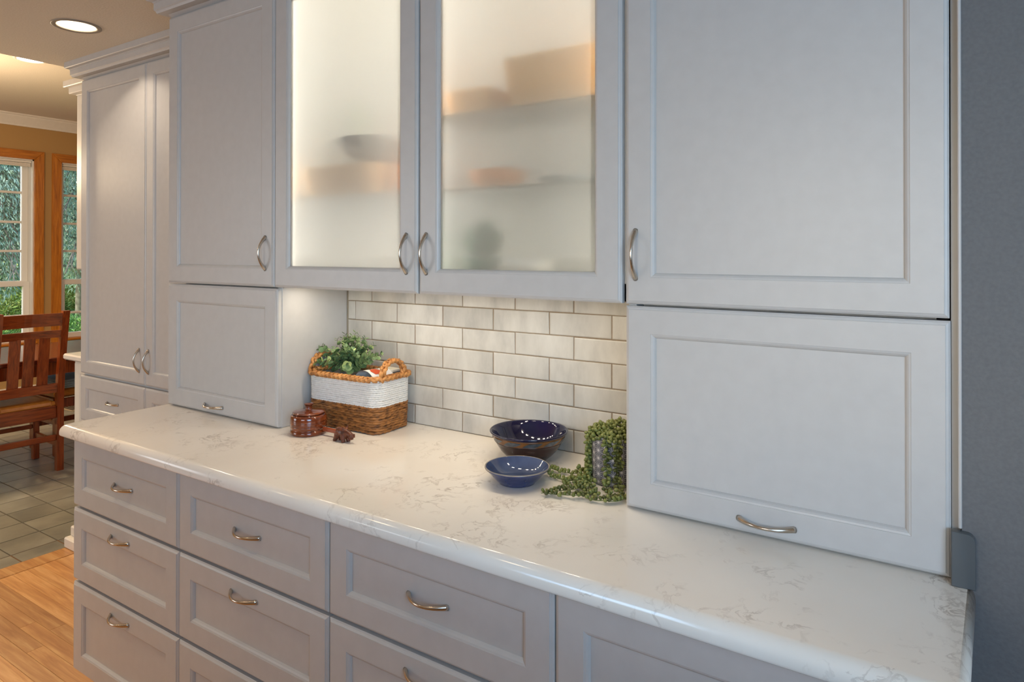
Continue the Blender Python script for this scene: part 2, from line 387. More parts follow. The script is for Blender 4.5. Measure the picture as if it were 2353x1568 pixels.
# ------------------------------------------------------------------ tiles of the backsplash
rows = [1.4424, 1.3763, 1.3096, 1.2432, 1.1773, 1.1090, 1.0442, .9787, .9150]
for r_ in range(len(rows)-1):
    z1, z0 = rows[r_], rows[r_+1]; k0 = -1.6803 if r_ in (1, 3, 5, 7) else -1.761+.0005
    if r_ in (0,): k0 = -1.761
    x = k0-.1976
    while x < -.6:
        a = max(x, -1.797); b = min(x+.1976, -.6045)
        if b-a > .012:
            h = .0015; j = lambda s=.0006: rnd.uniform(-s, s)
            A = Vector((a+h+j(), 0, z0+h+j())); B = Vector((b-h+j(), 0, z0+h+j())); C_ = Vector((b-h+j(), 0, z1-h+j())); D = Vector((a+h+j(), 0, z1-h+j()))
            q = [A, B, C_, D]; cen = (A+B+C_+D)/4; tl = [j(.0004) for _ in range(4)]
            def inset(d, y): return [Vector((v.x+(d if v.x < cen.x else -d), y+tl[i]*(y < YB), v.z+(d if v.z < cen.z else -d))) for i, v in enumerate(q)]
            MB().loops([inset(0, YB+.004), inset(0, YB+.0012), inset(.0008, YB+.0002), inset(.003, YB-.0004)]).build('tile', TILE, wall_back)
        x += .1976
MB().box((-1.7975, YB+.0016, .9), (-.6045, YB+.0036, 1.4424)).build('grout', GROUT, wall_back)

# ------------------------------------------------------------------ cabinet joinery
def rect(x0, x1, z0, z1, d, y): return [Vector((x0+d, y, z0+d)), Vector((x1-d, y, z0+d)), Vector((x1-d, y, z1-d)), Vector((x0+d, y, z1-d))]
FR = .0595
def front(kind, x0, x1, z0, z1, y, parent, pane=None, mat=None):
    """shaker front facing -Y: frame with moulded edges, recessed panel (or glass) as its child"""
    mat = mat or PAINT; m = MB()
    pr = [(0, .020), (0, .0062), (.0012, .0054), (.0030, .0034), (.0062, .0022), (.0075, .0016), (.0078, 0), (FR-.0004, 0), (FR, .0011), (FR+.0035, .0020), (FR+.0068, .0046), (FR+.0092, .0082), (FR+.0096, .0100)]
    if pane: pr = pr+[(FR+.0096, .018)]
    m.loops([rect(x0, x1, z0, z1, d, y+dd) for d, dd in pr], cap=False)
    if not pane: m.add(rect(x0, x1, z0, z1, 0, y+.020), [(3, 2, 1, 0)])
    else: m.loops([rect(x0, x1, z0, z1, 0, y+.020), rect(x0, x1, z0, z1, FR+.0096, y+.020)], cap=False)
    fr = m.build(kind, mat, parent)
    if pane: MB().box((x0+FR+.005, y+.0110, z0+FR+.005), (x1-FR-.005, y+.0150, z1-FR-.005)).build('glass_pane', FROST, fr)
    else: MB().box((x0+FR+.004, y+.0095, z0+FR+.004), (x1-FR-.004, y+.0150, z1-FR-.004)).build('panel', mat, fr)
    return fr
def handle(parent, c, vertical, y, ln=.107, bow=.0285):
    """bow pull: slim in the middle, flared feet, standing out from a front at y"""
    pts = []; rad = []; n = 22
    for i in range(n+1):
        s = -1+2*i/n; o = bow*(1-abs(s)**2.1); a = s*ln/2
        pts.append((c[0], y-o+.002, c[1]+a) if vertical else (c[0]+a, y-o+.002, c[1])); rad.append(.0030+.0030*abs(s)**2.2)
    return MB().tube(pts, rad, 12, flat=1.15).build('handle', NICKEL, parent)
BACK = YB-.0015
def tower(x0, x1, ux, gx, hu, hg, side, label):
    t = thing('tower_cabinet', ((x0+x1)/2, .15, .9155), label, 'cabinet')
    MB().box((x0+.002, .0215, .9165), (x1-.002, BACK, 1.3615)).box((x0+.002, .0215, 1.3715), (x1-.002, BACK, 2.40)).box((x0+.02, .06, 1.36), (x1-.02, BACK, 1.373)).build('carcass', PAINT, t)
    for sx0, sx1 in side: MB().bbox((sx0, .019, .9158), (sx1, BACK-.0006, 1.3680), .001).build('side_panel', PAINT, t)
    d = front('door', ux[0], ux[1], 1.3692, 2.352, 0, t); handle(d, (hu, 1.4785), True, 0)
    g_ = front('lift_door', gx[0], gx[1], .9190, 1.3645, 0, t); handle(g_, (hg, .9457), False, 0)
    return t
tower(-2.432, -1.8035, (-2.432, -1.8225), (-2.432, -1.8035), -1.8625, -2.143, [(-1.8035-.019, -1.8035+.0030)], 'grey tower cabinet at the left end of the counter, beside the wicker basket')
tower(-.6035, .0016, (-.604, .0016), (-.6033, .0030), -.579, -.304, [(-.6033, -.5843)], 'large grey tower cabinet at the right end against the grey wall')
fl = thing('filler_strip', (.0102, .01, .9155), 'narrow grey painted filler strip between the right tower cabinet and grey wall', 'trim')
MB().bbox((.0035, .014, .9155), (.0178, .03, 2.40), .001).build('strip', PAINT, fl)
MB().bbox((.0135, -.0075, 1.0105), (.0188, .006, 2.40), .0015).build('scribe_bead', PAINT, fl)

# glass-fronted wall cabinet
gc = thing('glass_cabinet', (-1.21, .15, 1.3695), 'grey wall cabinet with two frosted glass doors, lit inside, above the tiled backsplash', 'cabinet')
SX0, SX1, DV = -1.8, -.606, -1.211
INT = plain('cabinet_interior', (234, 231, 225), .6)
m = MB().box((SX0, .0215, 1.3955), (SX1, BACK, 1.412)).box((SX0, .0215, 2.36), (SX1, BACK, 2.40)).box((SX0, .0215, 1.372), (SX0+.018, BACK, 2.36)).box((SX1-.018, .0215, 1.372), (SX1, BACK, 2.36)).box((SX0, BACK-.008, 1.38), (SX1, BACK, 2.36)).box((DV-.012, .0215, 1.372), (DV+.012, BACK-.008, 2.36)).box((SX0, .0215, 1.372), (SX1, .040, 1.396))
m.build('carcass', INT, gc)
d = front('door', -1.8195, -1.2145, 1.3692, 2.352, 0, gc, True); handle(d, (-1.2525, 1.4785), True, 0)
d = front('door', -1.2085, -.6135, 1.3692, 2.352, 0, gc, True); handle(d, (-1.181, 1.4785), True, 0)
SH = []
for (a, b, z) in ((SX0+.02, DV-.014, 1.660), (DV+.014, SX1-.02, 1.655), (DV+.014, SX1-.02, 1.858)):
    MB().bbox((a, .045, z-.008), (b, BACK-.01, z), .001).build('shelf', SHELFG, gc)
LED = emit('led_strip', (1, .9, .72), 6)
for x0_, x1_ in ((SX0+.0215, DV-.0155), (DV+.0155, SX1-.0215)):
    MB().box((x0_-.003, .030, 1.43), (x0_+.001, .036, 2.34)).build('led_strip', LED, gc)
    MB().box((x1_-.001, .030, 1.43), (x1_+.003, .036, 2.34)).build('led_strip', LED, gc)  # right-hand strips are added to brighten the interior
    area('led_light', (x0_+.006, .040, 1.87), (x0_+.25, .25, 1.87), .008, .92, 3.1, (1, .97, .91), 170)
    area('led_light', (x1_-.006, .040, 1.87), (x1_-.25, .25, 1.87), 0.008, .92, 3.1, (1, .97, .91), 170)  # added fill lamp on the right side of each compartment
# under-cabinet strip
MB().bbox((-1.76, .056, 1.387), (-.64, .076, 1.3953), .002).build('light_bar', plain('light_bar_white', (236, 230, 218), .5), gc)
for k in range(8): area('under_cabinet_light', (-1.70+.143*k, .066, 1.384), (-1.70+.143*k, .09, .9), .045, .008, .31, (1, .87, .69), 170)

# crown moulding of the run and of the pantry
cprof = [(.020, 2.352), (.0, 2.366), (-.028, 2.366), (-.030, 2.371), (-.0315, 2.374), (-.036, 2.378), (-.036, 2.403), (-.039, 2.405), (-.039, 2.408), (-.052, 2.410), (-.055, 2.413), (-.055, 2.4399), (.020, 2.4399)]
def crown(name, x0, x1, yf, yb, parent=None):
    m = MB(); L1 = []; 
    for (dy, z) in cprof: pass
    Ls = [[Vector((x0+min(dy, -.001), yb, z)) for dy, z in cprof], [Vector((x0+min(dy, -.001), yf+dy, z)) for dy, z in cprof], [Vector((x1, yf+dy, z)) for dy, z in cprof]]
    m.loops(Ls, cap=True, capfirst=True); return m.build(name, PAINT, parent)
c = crown('crown_molding', -2.432, .0185, 0, BACK); tag(c, 'stepped grey crown molding along the top of the counter cabinets', 'molding')

# base cabinets
XB = [-2.43, -1.815, -1.204, -.605, .0]
names = ['three-drawer grey base cabinet at the left end of the counter', 'three-drawer grey base cabinet under the wicker basket, second from the left end', 'three-drawer grey base cabinet under the blue bowls, third from the left end', 'three-drawer grey base cabinet at the right end by the grey wall']
YD = -.32
for i in range(4):
    x0, x1 = XB[i]+.0015, XB[i+1]-.0015
    t = thing('base_cabinet', ((x0+x1)/2, 0, 0), names[i], 'cabinet', 'drawer cabinets under the counter')
    MB().box((x0+.001, YD+.0215, .10), (x1-.001, BACK, .8785)).box((x0+.001, YD+.075, 0), (x1-.001, BACK, .10)).build('carcass', PAINT, t)
    xc = (x0+x1)/2
    for (z0, z1, hz, on) in ((.6465, .8700, .7565, True), (.4030, .6380, .5985, False), (.1050, .3935, .3540, False)):
        dr = front('drawer', x0, x1, z0, z1, YD, t); handle(dr, (xc-.008, hz), False, YD+(.0095 if on else 0))

# countertop with eased front and left edges and a short upstand at the right end
def counter():
    m = MB(); zt, zb = .915, .8785
    pr = [(.030, zb), (.005, zb), (.0022, zb+.0008), (.0006, zb+.0026), (0, zb+.0055)]+[(.022-.022*math.cos(math.pi/2*k/9), zb+.0125+.0240*math.sin(math.pi/2*k/9)) for k in range(10)]+[(.026, zt)]
    xl, yf, yb = -2.458, -.356, YB; xr = lambda y: .0205+.05*(y+.355)
    Ls = []
    for d, z in pr:
        c = [Vector((xl+d, yb, z))]
        rc = .018
        for k in range(5):
            a = math.pi/2*k/4; c.append(Vector((xl+d+rc-rc*math.cos(a), yf+d+rc-rc*math.sin(a), z)))
        c += [Vector((xr(yf)-d*.5, yf+d, z)), Vector((xr(-.012)-d*.5, -.006, z)), Vector((.0180, -.005, z)), Vector((.0180, yb, z))]
        Ls.append(c)
    m.loops(Ls, cap=True, capfirst=True); return m
ct = counter().build('countertop', QUARTZ); tag(ct, 'cream quartz countertop with fine tan veins over the grey drawers', 'countertop')
for p in ct.data.polygons: p.use_smooth = len(p.vertices) == 4 and p.center.z < .915-ORG[ct.name].z-.00005
m = MB(); r_ = .012; pts = [(.0030, .9151), (.0375, .9151)]
for k in range(7):
    a = math.pi/2*k/6; pts.append((.0375-r_+r_*math.cos(a), 1.0075-r_+r_*math.sin(a)))
pts += [(.0030, 1.0085)]
cz = [sum(p[0] for p in pts)/len(pts), sum(p[1] for p in pts)/len(pts)]
m.loops([[Vector((x, -.0045, z)) for x, z in pts], [Vector((x, -.0190, z)) for x, z in pts], [Vector((cz[0]+(x-cz[0])*.94, -.0205, cz[1]+(z-cz[1])*.98)) for x, z in pts]], capfirst=True)
m.build('side_splash', plain('smoky_glass', (88, 93, 96), .15), ct)['label'] = 'glossy grey upstand with a rounded corner'

# pantry in the background
PY = .27
pn = thing('pantry_cabinet', (-3.08, .55, 0), 'tall grey pantry cabinet with two long doors and drawers, beside the dining room', 'cabinet')
MB().box((-3.698, PY+.0215, .10), (-2.475, .895, 2.436)).box((-3.690, PY+.03, 0), (-2.475, .895, .10)).build('carcass', PAINT, pn)
for (a, b, hx, dl) in ((-3.698, -3.0885, -3.137, 1), (-3.0855, -2.476, -3.058, 0)):
    d = front('door', a, b, .8675, 2.352, PY, pn); handle(d, (hx, .979), True, PY)
    for (z0, z1, hz, on) in ((.6285, .8560, .7445, True), (.3935, .6200, .58, False), (.1050, .3850, .345, False)):
        dr = front('drawer', a, b, z0, z1, PY, pn); handle(dr, ((a+b)/2+(.0 if dl else 0), hz), False, PY+(.0095 if on else 0))
crown('crown', -3.700, -2.474, PY, .895, pn)
m = MB().bbox((-3.715, .205, 0), (-2.5, .292, .052), .006).bbox((-3.708, .232, .052), (-2.5, .292, .1), .005); m.build('plinth', PAINTW, pn)

# low hutch beyond the pantry
hu = thing('dining_hutch', (-3.93, .62, 0), 'ivory hutch with a cream counter, half hidden behind the pantry in the dining room', 'cabinet')
MB().box((-4.035, .412, .08), (-3.722, .89, .882)).box((-4.0, .46, 0), (-3.722, .89, .08)).build('base', PAINTW, hu)
MB().bbox((-4.125, .372, .882), (-3.722, .89, .915), .008).build('counter', QUARTZ, hu)
MB().box((-4.128, .462, 1.384), (-3.722, .89, 2.372)).build('upper_box', PAINTW, hu)
front('door', -4.130, -3.724, 1.381, 2.368, .44, hu, mat=PAINTW)
front('door', -4.035, -3.724, .14, .876, .391, hu, mat=PAINTW)
m = MB(); hp = [(0, 2.362), (-.004, 2.366), (-.030, 2.370), (-.032, 2.376), (-.032, 2.402), (-.036, 2.404), (-.052, 2.406), (-.055, 2.410), (-.055, 2.440), (0, 2.440)]
m.loops([[Vector((-4.128+d*.9, .89, z)) for d, z in hp], [Vector((-4.128+d*.9, .44+d*.9, z)) for d, z in hp], [Vector((-3.762, .44+d*.9, z)) for d, z in hp]], capfirst=True)
m.build('crown', PAINTW, hu)

# ------------------------------------------------------------------ recessed lights
rl = thing('recessed_light', (LX, LY, CZ-.004), 'round recessed ceiling light glowing warm in the kitchen ceiling near the pantry', 'light', 'recessed ceiling lights')
MB().lathe((LX, LY, CZ), [(.0925, 0), (.0925, -.003), (.089, -.0045), (.078, -.0045), (.073, -.0025), (.0715, .004), (.0705, .006)], 56).build('trim_ring', plain('trim_grey', (150, 138, 122), .5), rl)
MB().lathe((LX, LY, CZ), [(.0718, .003), (.066, .075), (.064, .078), (.058, .078), (.057, .085), (.056, .12)], 56).build('reflector', plain('reflector_white', (250, 244, 232), .5), rl)
MB().lathe((LX, LY, CZ), [(.0005, .110), (.03, .109), (.052, .112), (.056, .120), (.0005, .121)], 40).build('bulb', emit('lamp_glow', (1, .92, .78), 16), rl)
DLX, DLY = -5.41, .71
rl2 = thing('recessed_light', (DLX, DLY, DZ-.006), 'recessed light shining in the higher dining ceiling, cut off by the kitchen soffit', 'light', 'recessed ceiling lights')
MB().lathe((DLX, DLY, DZ), [(.10, 0), (.10, -.004), (.094, -.006), (.082, -.006), (.080, -.002)], 48).build('trim_ring', WHITE, rl2)
MB().lathe((DLX, DLY, DZ), [(.0005, -.004), (.06, -.0045), (.081, -.0025), (.081, -.001), (.0005, -.001)], 40).build('bulb', emit('lamp_glow', (1, .92, .78), 14), rl2)

# ------------------------------------------------------------------ dining furniture
def chair(loc, rz, label):
    t = thing('dining_chair', (loc[0], loc[1], 0), label, 'chair', 'cherry mission dining chairs')
    T = Matrix.Translation((loc[0], loc[1], 0)) @ Matrix.Rotation(rz, 4, 'Z')   # local: back at x=0, seat toward -x, width along y
    def P(nm, a, b, mat=CHERRY, r=.004, TT=None):
        return MB().bbox(a, b, r, (T @ TT) if TT else T).build(nm, mat, t)
    w = .186
    for s in (-1, 1):
        pr = [(0, 0), (0, .46), (.012, .62), (.05, .86), (.098, 1.085)]; m = MB(); y = s*w
        m.loops([[T @ Vector((x+dx, y+dy, z)) for dx, dy in ((-.022, -.02), (.022, -.02), (.022, .02), (-.022, .02))] for x, z in pr], cap=True, capfirst=True); m.build('back_post', CHERRY, t)
        P('front_leg', (-.435, y-.02, 0), (-.393, y+.02, .40))
        P('side_apron', (-.395, y-.012, .345), (-.02, y+.012, .41)); P('side_stretcher', (-.395, y-.010, .155), (-.02, y+.010, .195))
    def curved(nm, z0, z1, x, sag, th, lean):
        m = MB(); Ls = []
        for k in range(9):
            y = -w+.02+(2*w-.04)*k/8; o = sag*(1-(2*k/8-1)**2)
            Ls.append([T @ Vector((x-o-th/2, y, z0)), T @ Vector((x-o+th/2, y, z0)), T @ Vector((x-o+th/2+lean, y, z1)), T @ Vector((x-o-th/2+lean, y, z1))])
        m.loops(Ls, cap=True, capfirst=True); m.build(nm, CHERRYH, t)
    curved('top_rail', .985, 1.070, .078, .022, .020, .016)
    curved('upper_rail', .905, .955, .058, .020, .020, .010)
    curved('lower_rail', .530, .590, .004, .012, .022, .006)
    for k in range(3):
        y = -.083+.083*k; o = .017*(1-(y/.2)**2); m = MB()
        m.loops([[T @ Vector((x-o+dx, y+dy, z)) for dx, dy in ((-.006, -.031), (.006, -.031), (.006, .031), (-.006, .031))] for x, z in ((.010, .585), (.035, .75), (.061, .91))], cap=True, capfirst=True); m.build('slat', CHERRY, t)
    P('back_apron', (-.016, -w+.02, .355), (.012, w-.02, .440), CHERRYH); P('front_apron', (-.428, -w+.02, .345), (-.404, w-.02, .41), CHERRYH)
    P('back_stretcher', (-.012, -w+.02, .205), (.010, w-.02, .245), CHERRYH); P('front_stretcher', (-.425, -w+.02, .22), (-.405, w-.02, .25), CHERRYH)
    m = MB(); Ls = []
    for z, d in ((.412, .02), (.425, .002), (.445, -.004), (.462, .004), (.470, .02), (.474, .05)):
        Ls.append([T @ Vector((x, y, z)) for x, y in ((-.43+d, -w+.012+d), (-.016-d, -w+.012+d), (-.016-d, w-.012-d), (-.43+d, w-.012-d))])
    m.loops(Ls, capfirst=True); s_ = m.build('seat_cushion', LEATHER, t)
    for s in (-1, 1): MB().tube([T @ Vector((-.012, s*(w-.045), .418)), T @ Vector((-.0105, s*(w-.045), .444)), T @ Vector((-.02, s*(w-.045), .466)), T @ Vector((-.06, s*(w-.045), .475))], .003, 6).build('seam', LEATHER, s_)
    return t
chair((-5.068, .566), math.radians(-3), 'cherry mission chair seen from behind, with vertical slats and a tan leather seat')
c2 = chair((-5.60, 1.30), math.radians(90), 'cherry chair with folded pale blue cloth on its seat, half hidden behind the hutch')
cl = thing('folded_cloth', (-5.60, 1.06, .475), 'pale blue folded cloth lying on the seat of the half hidden cherry chair', 'cloth')
m = MB()
for k in range(4): m.bbox((-5.77, .90+.004*k, .4755+.016*k), (-5.43, 1.21-.004*k, .490+.016*k), .006)
m.build('folds', mottled('pale_blue_cloth', (150, 172, 180), (190, 205, 208), 25, .9), cl)
tb = thing('dining_table', (-5.48, .30, 0), 'dark cherry dining table in front of the windows', 'table')
MB().bbox((-5.98, -.75, .726), (-5.105, 1.36, .757), .005).build('table_top', DARKW, tb)
m = MB().box((-5.90, -.66, .63), (-5.875, 1.27, .727)).box((-5.205, -.66, .63), (-5.18, 1.27, .727)).box((-5.90, 1.245, .63), (-5.18, 1.27, .727)).box((-5.90, -.66, .63), (-5.18, -.635, .727)); m.build('apron', CHERRY, tb)
for x in (-5.91, -5.235):
    for y in (-.67, 1.225): MB().bbox((x, y, 0), (x+.065, y+.065, .727), .004).build('leg', CHERRY, tb)

# ------------------------------------------------------------------ things on the counter
ZC = .9152
GLOSSW = wood('turned_red_wood', (74, 28, 12), (110, 48, 20), (142, 70, 32), (4, 4, 30), 7, .16, .05, .6)
jc = (-1.684, .028, ZC)
jar = thing('wooden_jar', jc, 'round reddish turned wooden jar with a knobbed lid, in front of the basket', 'jar')
MB().lathe(jc, [(.0005, 0), (.0535, 0), (.0555, .002), (.0562, .008), (.0550, .013), (.0525, .015), (.0525, .017), (.0542, .0185), (.0553, .0215), (.0559, .0252), (.0560, .0260), (.0554, .0264), (.0560, .0268), (.0561, .0276), (.0565, .0320), (.0566, .0372), (.0566, .0380), (.0560, .0384), (.0566, .0388), (.0566, .0396), (.0565, .0450), (.0560, .0500), (.0550, .0550), (.0532, .0588), (.0515, .0606), (.049, .0615), (.046, .0610), (.045, .04), (.0005, .03)], 56).build('body', GLOSSW, jar)
ld = MB().lathe(jc, [(.0005, .0605), (.044, .0605), (.046, .0622), (.0488, .0630), (.0492, .0655), (.0485, .0672), (.040, .0690), (.014, .0712), (.0110, .0735), (.0098, .080), (.0112, .0865), (.0142, .0900), (.0145, .0915), (.0135, .0928), (.0005, .0934)], 56).build('lid', GLOSSW, jar)

def remeshed(m, name, mat, parent, vox=.0014, sm=6):
    o = m.build(name, mat, parent, fixn=False)
    r = o.modifiers.new('r', 'REMESH'); r.mode = 'VOXEL'; r.voxel_size = vox; r.use_smooth_shade = True
    s = o.modifiers.new('s', 'SMOOTH'); s.iterations = sm; s.factor = .5
    dg = bpy.context.evaluated_depsgraph_get(); me = bpy.data.meshes.new_from_object(o.evaluated_get(dg))
    o.modifiers.clear(); o.data = me; return o
fx, fy = -1.523, .020
fig = thing('wooden_animal_figurine', (fx, fy, ZC), 'small carved brown wooden animal figurine with a bar handle, between jar and basket', 'figurine')
m = MB()
rx = Matrix.Rotation(math.radians(-6), 3, 'Y')
m.ell((fx, fy, ZC+.0265), (.026, .0135, .0150), rx, 14, 10).ell((fx-.012, fy, ZC+.028), (.014, .012, .013), None, 12, 8).ell((fx+.014, fy, ZC+.0265), (.014, .0115, .0135), None, 12, 8)
m.tube([(fx+.016, fy, ZC+.028), (fx+.028, fy, ZC+.026), (fx+.036, fy-.001, ZC+.023)], [.010, .0088, .0075], 10)
m.box((fx+.028, fy-.006, ZC+.0165), (fx+.047, fy+.006, ZC+.0275)).box((fx+.030, fy-.0045, ZC+.0105), (fx+.042, fy+.0045, ZC+.017))
for (lx, ly, tx) in ((-.020, -.0065, -.027), (-.016, .007, -.019), (.010, -.007, .012), (.014, .007, .017)):
    m.tube([(fx+lx*.8, fy+ly, ZC+.022), (fx+lx, fy+ly*1.1, ZC+.010), (fx+tx, fy+ly*1.15, ZC)], [.0095, .0074, .0060], 10)
for s in (-1, 1): m.tube([(fx+.012, fy+s*.005, ZC+.036), (fx+.009, fy+s*.009, ZC+.044), (fx+.012, fy+s*.010, ZC+.048)], [.004, .003, .0012], 8)
FIGW = wood('carved_brown_wood', (62, 28, 16), (92, 44, 24), (120, 62, 34), (3, 10, 10), 14, .36, .04)
remeshed(m, 'body', FIGW, fig, .0013, 3)
m = MB(); 
for k in range(9): m.ell((fx-.020+.0042*k, fy+rnd.uniform(-.003, .003), ZC+.0385+rnd.uniform(-.001, .0015)), (.0032, .004, .0030), None, 6, 4)
m.build('rough_mane', wood('bark_wood', (110, 62, 34), (140, 84, 48), (164, 104, 62), (6, 6, 6), 20, .5, .04), fig)
MB().bbox((fx-.105, fy+.012, ZC+.0125), (fx-.012, fy+.021, ZC+.0255), .003).build('bar_handle', wood('red_bar_wood', (120, 52, 28), (148, 70, 38), (166, 86, 50), (2, 10, 10), 8, .35, .04), fig)

# bowls
COB = mottled('cobalt_glaze', (10, 10, 38), (18, 16, 58), 14, .06, spec=.7)
BRN = mottled('dark_brown_glaze', (38, 20, 22), (54, 32, 30), 10, .16)
bc = (-.9723, .190, ZC)
bb = thing('large_bowl', bc, 'large cobalt and dark brown pottery bowl with an orange leaf band, against the tiles', 'bowl')
MB().lathe(bc, [(.0005, .002), (.046, .002), (.048, 0), (.0515, 0), (.0535, .003), (.066, .012), (.079, .026), (.0885, .041), (.0935, .0500), (.0955, .0512), (.0950, .0525)], 72).build('outer_wall', BRN, bb)
MB().lathe(bc, [(.0950, .0525), (.0965, .0535), (.0990, .0600), (.1012, .0670), (.1018, .0680), (.1008, .0692)], 72).build('decorative_band', mottled('ochre_glaze', (92, 56, 28), (142, 90, 46), 30, .25), bb)
MB().lathe(bc, [(.1008, .0692), (.1028, .0700), (.1062, .0725), (.1082, .0752), (.1083, .0772), (.1068, .0784), (.1040, .0780), (.1015, .0755), (.0965, .0650), (.0870, .0470), (.0720, .0270), (.050, .0120), (.025, .0075), (.0005, .007)], 72).build('inner_glaze', COB, bb)
SLATE = mottled('slate_glaze', (58, 62, 66), (96, 100, 102), 60, .25)
for k in range(11):
    m = MB(); a0 = 2*math.pi*k/11+.1; vs = []; n = 7
    for (z, r, sh) in ((.0542, .0971, 0), (.0570, .0983, .06), (.0620, .1002, .15), (.0660, .1014, .22)):
        for i in range(n):
            w_ = .43-abs(z-.0605)*16
            a = a0+sh-w_/2+.30*0+w_*i/(n-1); vs.append((bc[0]+(r+.0005)*math.cos(a), bc[1]+(r+.0005)*math.sin(a), ZC+z))
    m.add(vs, [(j*n+i, j*n+i+1, (j+1)*n+i+1, (j+1)*n+i) for j in range(3) for i in range(n-1)], True); m.build('leaf_motif', SLATE, bb)
BLU = mottled('blue_glaze', (32, 42, 84), (50, 62, 108), 16, .10, (1, 1, 4), spec=.7)
sb_c = (-.8950, .009, ZC)
sb = thing('small_bowl', sb_c, 'small blue pottery bowl with a tan rim, in front of the large dark bowl', 'bowl')
MB().lathe(sb_c, [(.0005, .002), (.040, .002), (.0415, 0), (.0445, 0), (.0462, .003), (.0530, .0085), (.0625, .0185), (.0715, .0290), (.0775, .0345), (.0800, .0365), (.0803, .0385)], 72).build('outer_wall', BLU, sb)
MB().lathe(sb_c, [(.0803, .0385), (.0800, .0405), (.0785, .0412), (.0772, .0402)], 72).build('rim', mottled('tan_rim_glaze', (120, 116, 116), (160, 148, 130), 30, .2), sb)
MB().lathe(sb_c, [(.0772, .0402), (.0745, .0370), (.0680, .0285), (.0590, .0185), (.0470, .0100), (.030, .0065), (.0005, .0055)], 72).build('inner_glaze', mottled('pale_blue_glaze', (52, 64, 94), (76, 90, 120), 16, .06, spec=.8), sb)

# ---- basket
bk = Vector((-1.629, .190, ZC)); BR = Matrix.Rotation(math.radians(1.5), 3, 'Z')
basket = thing('wicker_basket', bk, 'rectangular basket, white rope above brown woven banana leaf, in the left corner', 'basket')
def rpath(hx, hy, r, n=120):
    """points and tangents around a rounded rectangle"""
    segs = []; per = 2*(2*hx-2*r)+2*(2*hy-2*r)+2*math.pi*r; out = []
    for i in range(n):
        d = per*i/n
        for (L, kind, c, a0) in ((2*hx-2*r, 'l', (-hx+r, -hy), 0), (math.pi*r/2, 'a', (hx-r, -hy+r), -90), (2*hy-2*r, 'l', (hx, -hy+r), 90), (math.pi*r/2, 'a', (hx-r, hy-r), 0), (2*hx-2*r, 'l', (hx-r, hy), 180), (math.pi*r/2, 'a', (-hx+r, hy-r), 90), (2*hy-2*r, 'l', (-hx, hy-r), 270), (math.pi*r/2, 'a', (-hx+r, -hy+r), 180)):
            if d <= L+1e-9:
                if kind == 'l': a = math.radians(a0); out.append((c[0]+d*math.cos(a), c[1]+d*math.sin(a)))
                else: a = math.radians(a0)+d/r; out.append((c[0]+r*math.cos(a), c[1]+r*math.sin(a)))
                break
            d -= L
    return out
def bw(x, y, z): v = BR @ Vector((x, y, 0)); return Vector((bk.x+v.x, bk.y+v.y, ZC+z))
def coil(m, z, hx, hy, rr, th, tw, n=220, jit=0, flat=1):
    p = rpath(hx, hy, rr, n); Ls = []; k_ = 6
    ph = rnd.uniform(0, 6)
    per = 2*(2*hx+2*hy)
    pts = []; rad = []
    vs = []; fs = []
    for i in range(n):
        x, y = p[i]; x2, y2 = p[(i+1) % n]; x0, y0 = p[i-1]; t = Vector((x2-x0, y2-y0, 0)).normalized(); o = Vector((t.y, -t.x, 0))
        s = per*i/n; b = 1+.20*math.sin(2*math.pi*s/tw+ph); dz = jit*math.sin(s*31+ph)+jit*.6*math.sin(s*77+ph*2)
        for k in range(k_):
            a = 2*math.pi*k/k_+2*math.pi*s/tw*.5*0; q = th*b
            shear = tw*.35*math.sin(a)
            pp = Vector((x, y, 0))+t*shear+o*(q*math.cos(a)); vs.append(bw(pp.x, pp.y, z+dz+q*flat*math.sin(a)))
    for i in range(n):
        for k in range(k_): fs.append((i*k_+k, ((i+1) % n)*k_+k, ((i+1) % n)*k_+(k+1) % k_, i*k_+(k+1) % k_))
    m.add(vs, fs, True)
HX, HY = .1535, .080
BROWNL = mottled('banana_leaf', (92, 54, 22), (176, 116, 58), 45, .6, (1, 1, 2.5), lo=.32, hi=.66)
m = MB()
for k in range(11):
    f = k/10; coil(m, .0064+.0075*k, HX-.004+.004*f, HY-.004+.004*f, .030+.006*f, .0052, .021, jit=.0010, flat=.95)
stuff(m.build('brown_weave', BROWNL, basket))
WROPE = mottled('white_rope', (226, 222, 216), (240, 237, 232), 80, .8)
m = MB()
for k in range(13):
    f = k/12; coil(m, .0870+.0065*k, HX+.0006+.001*f, HY+.0006+.001*f, .037, .0037, .0105, n=300, jit=.0003)
stuff(m.build('white_rope_band', WROPE, basket))
p_ = rpath(HX-.004, HY-.004, .034, 60)
m = MB(); m.loops([[bw(x*.96, y*.96, .004) for x, y in p_], [bw(x, y, .05) for x, y in p_], [bw(x, y, .166) for x, y in p_]], cap=False); m.loops([[bw(x*.96, y*.96, .004) for x, y in p_]], cap=True)
m.build('liner', plain('basket_liner', (196, 186, 172), .9), basket, fixn=False)
STRAW = mottled('braid_straw', (150, 92, 40), (214, 152, 86), 38, .5, lo=.3, hi=.68)
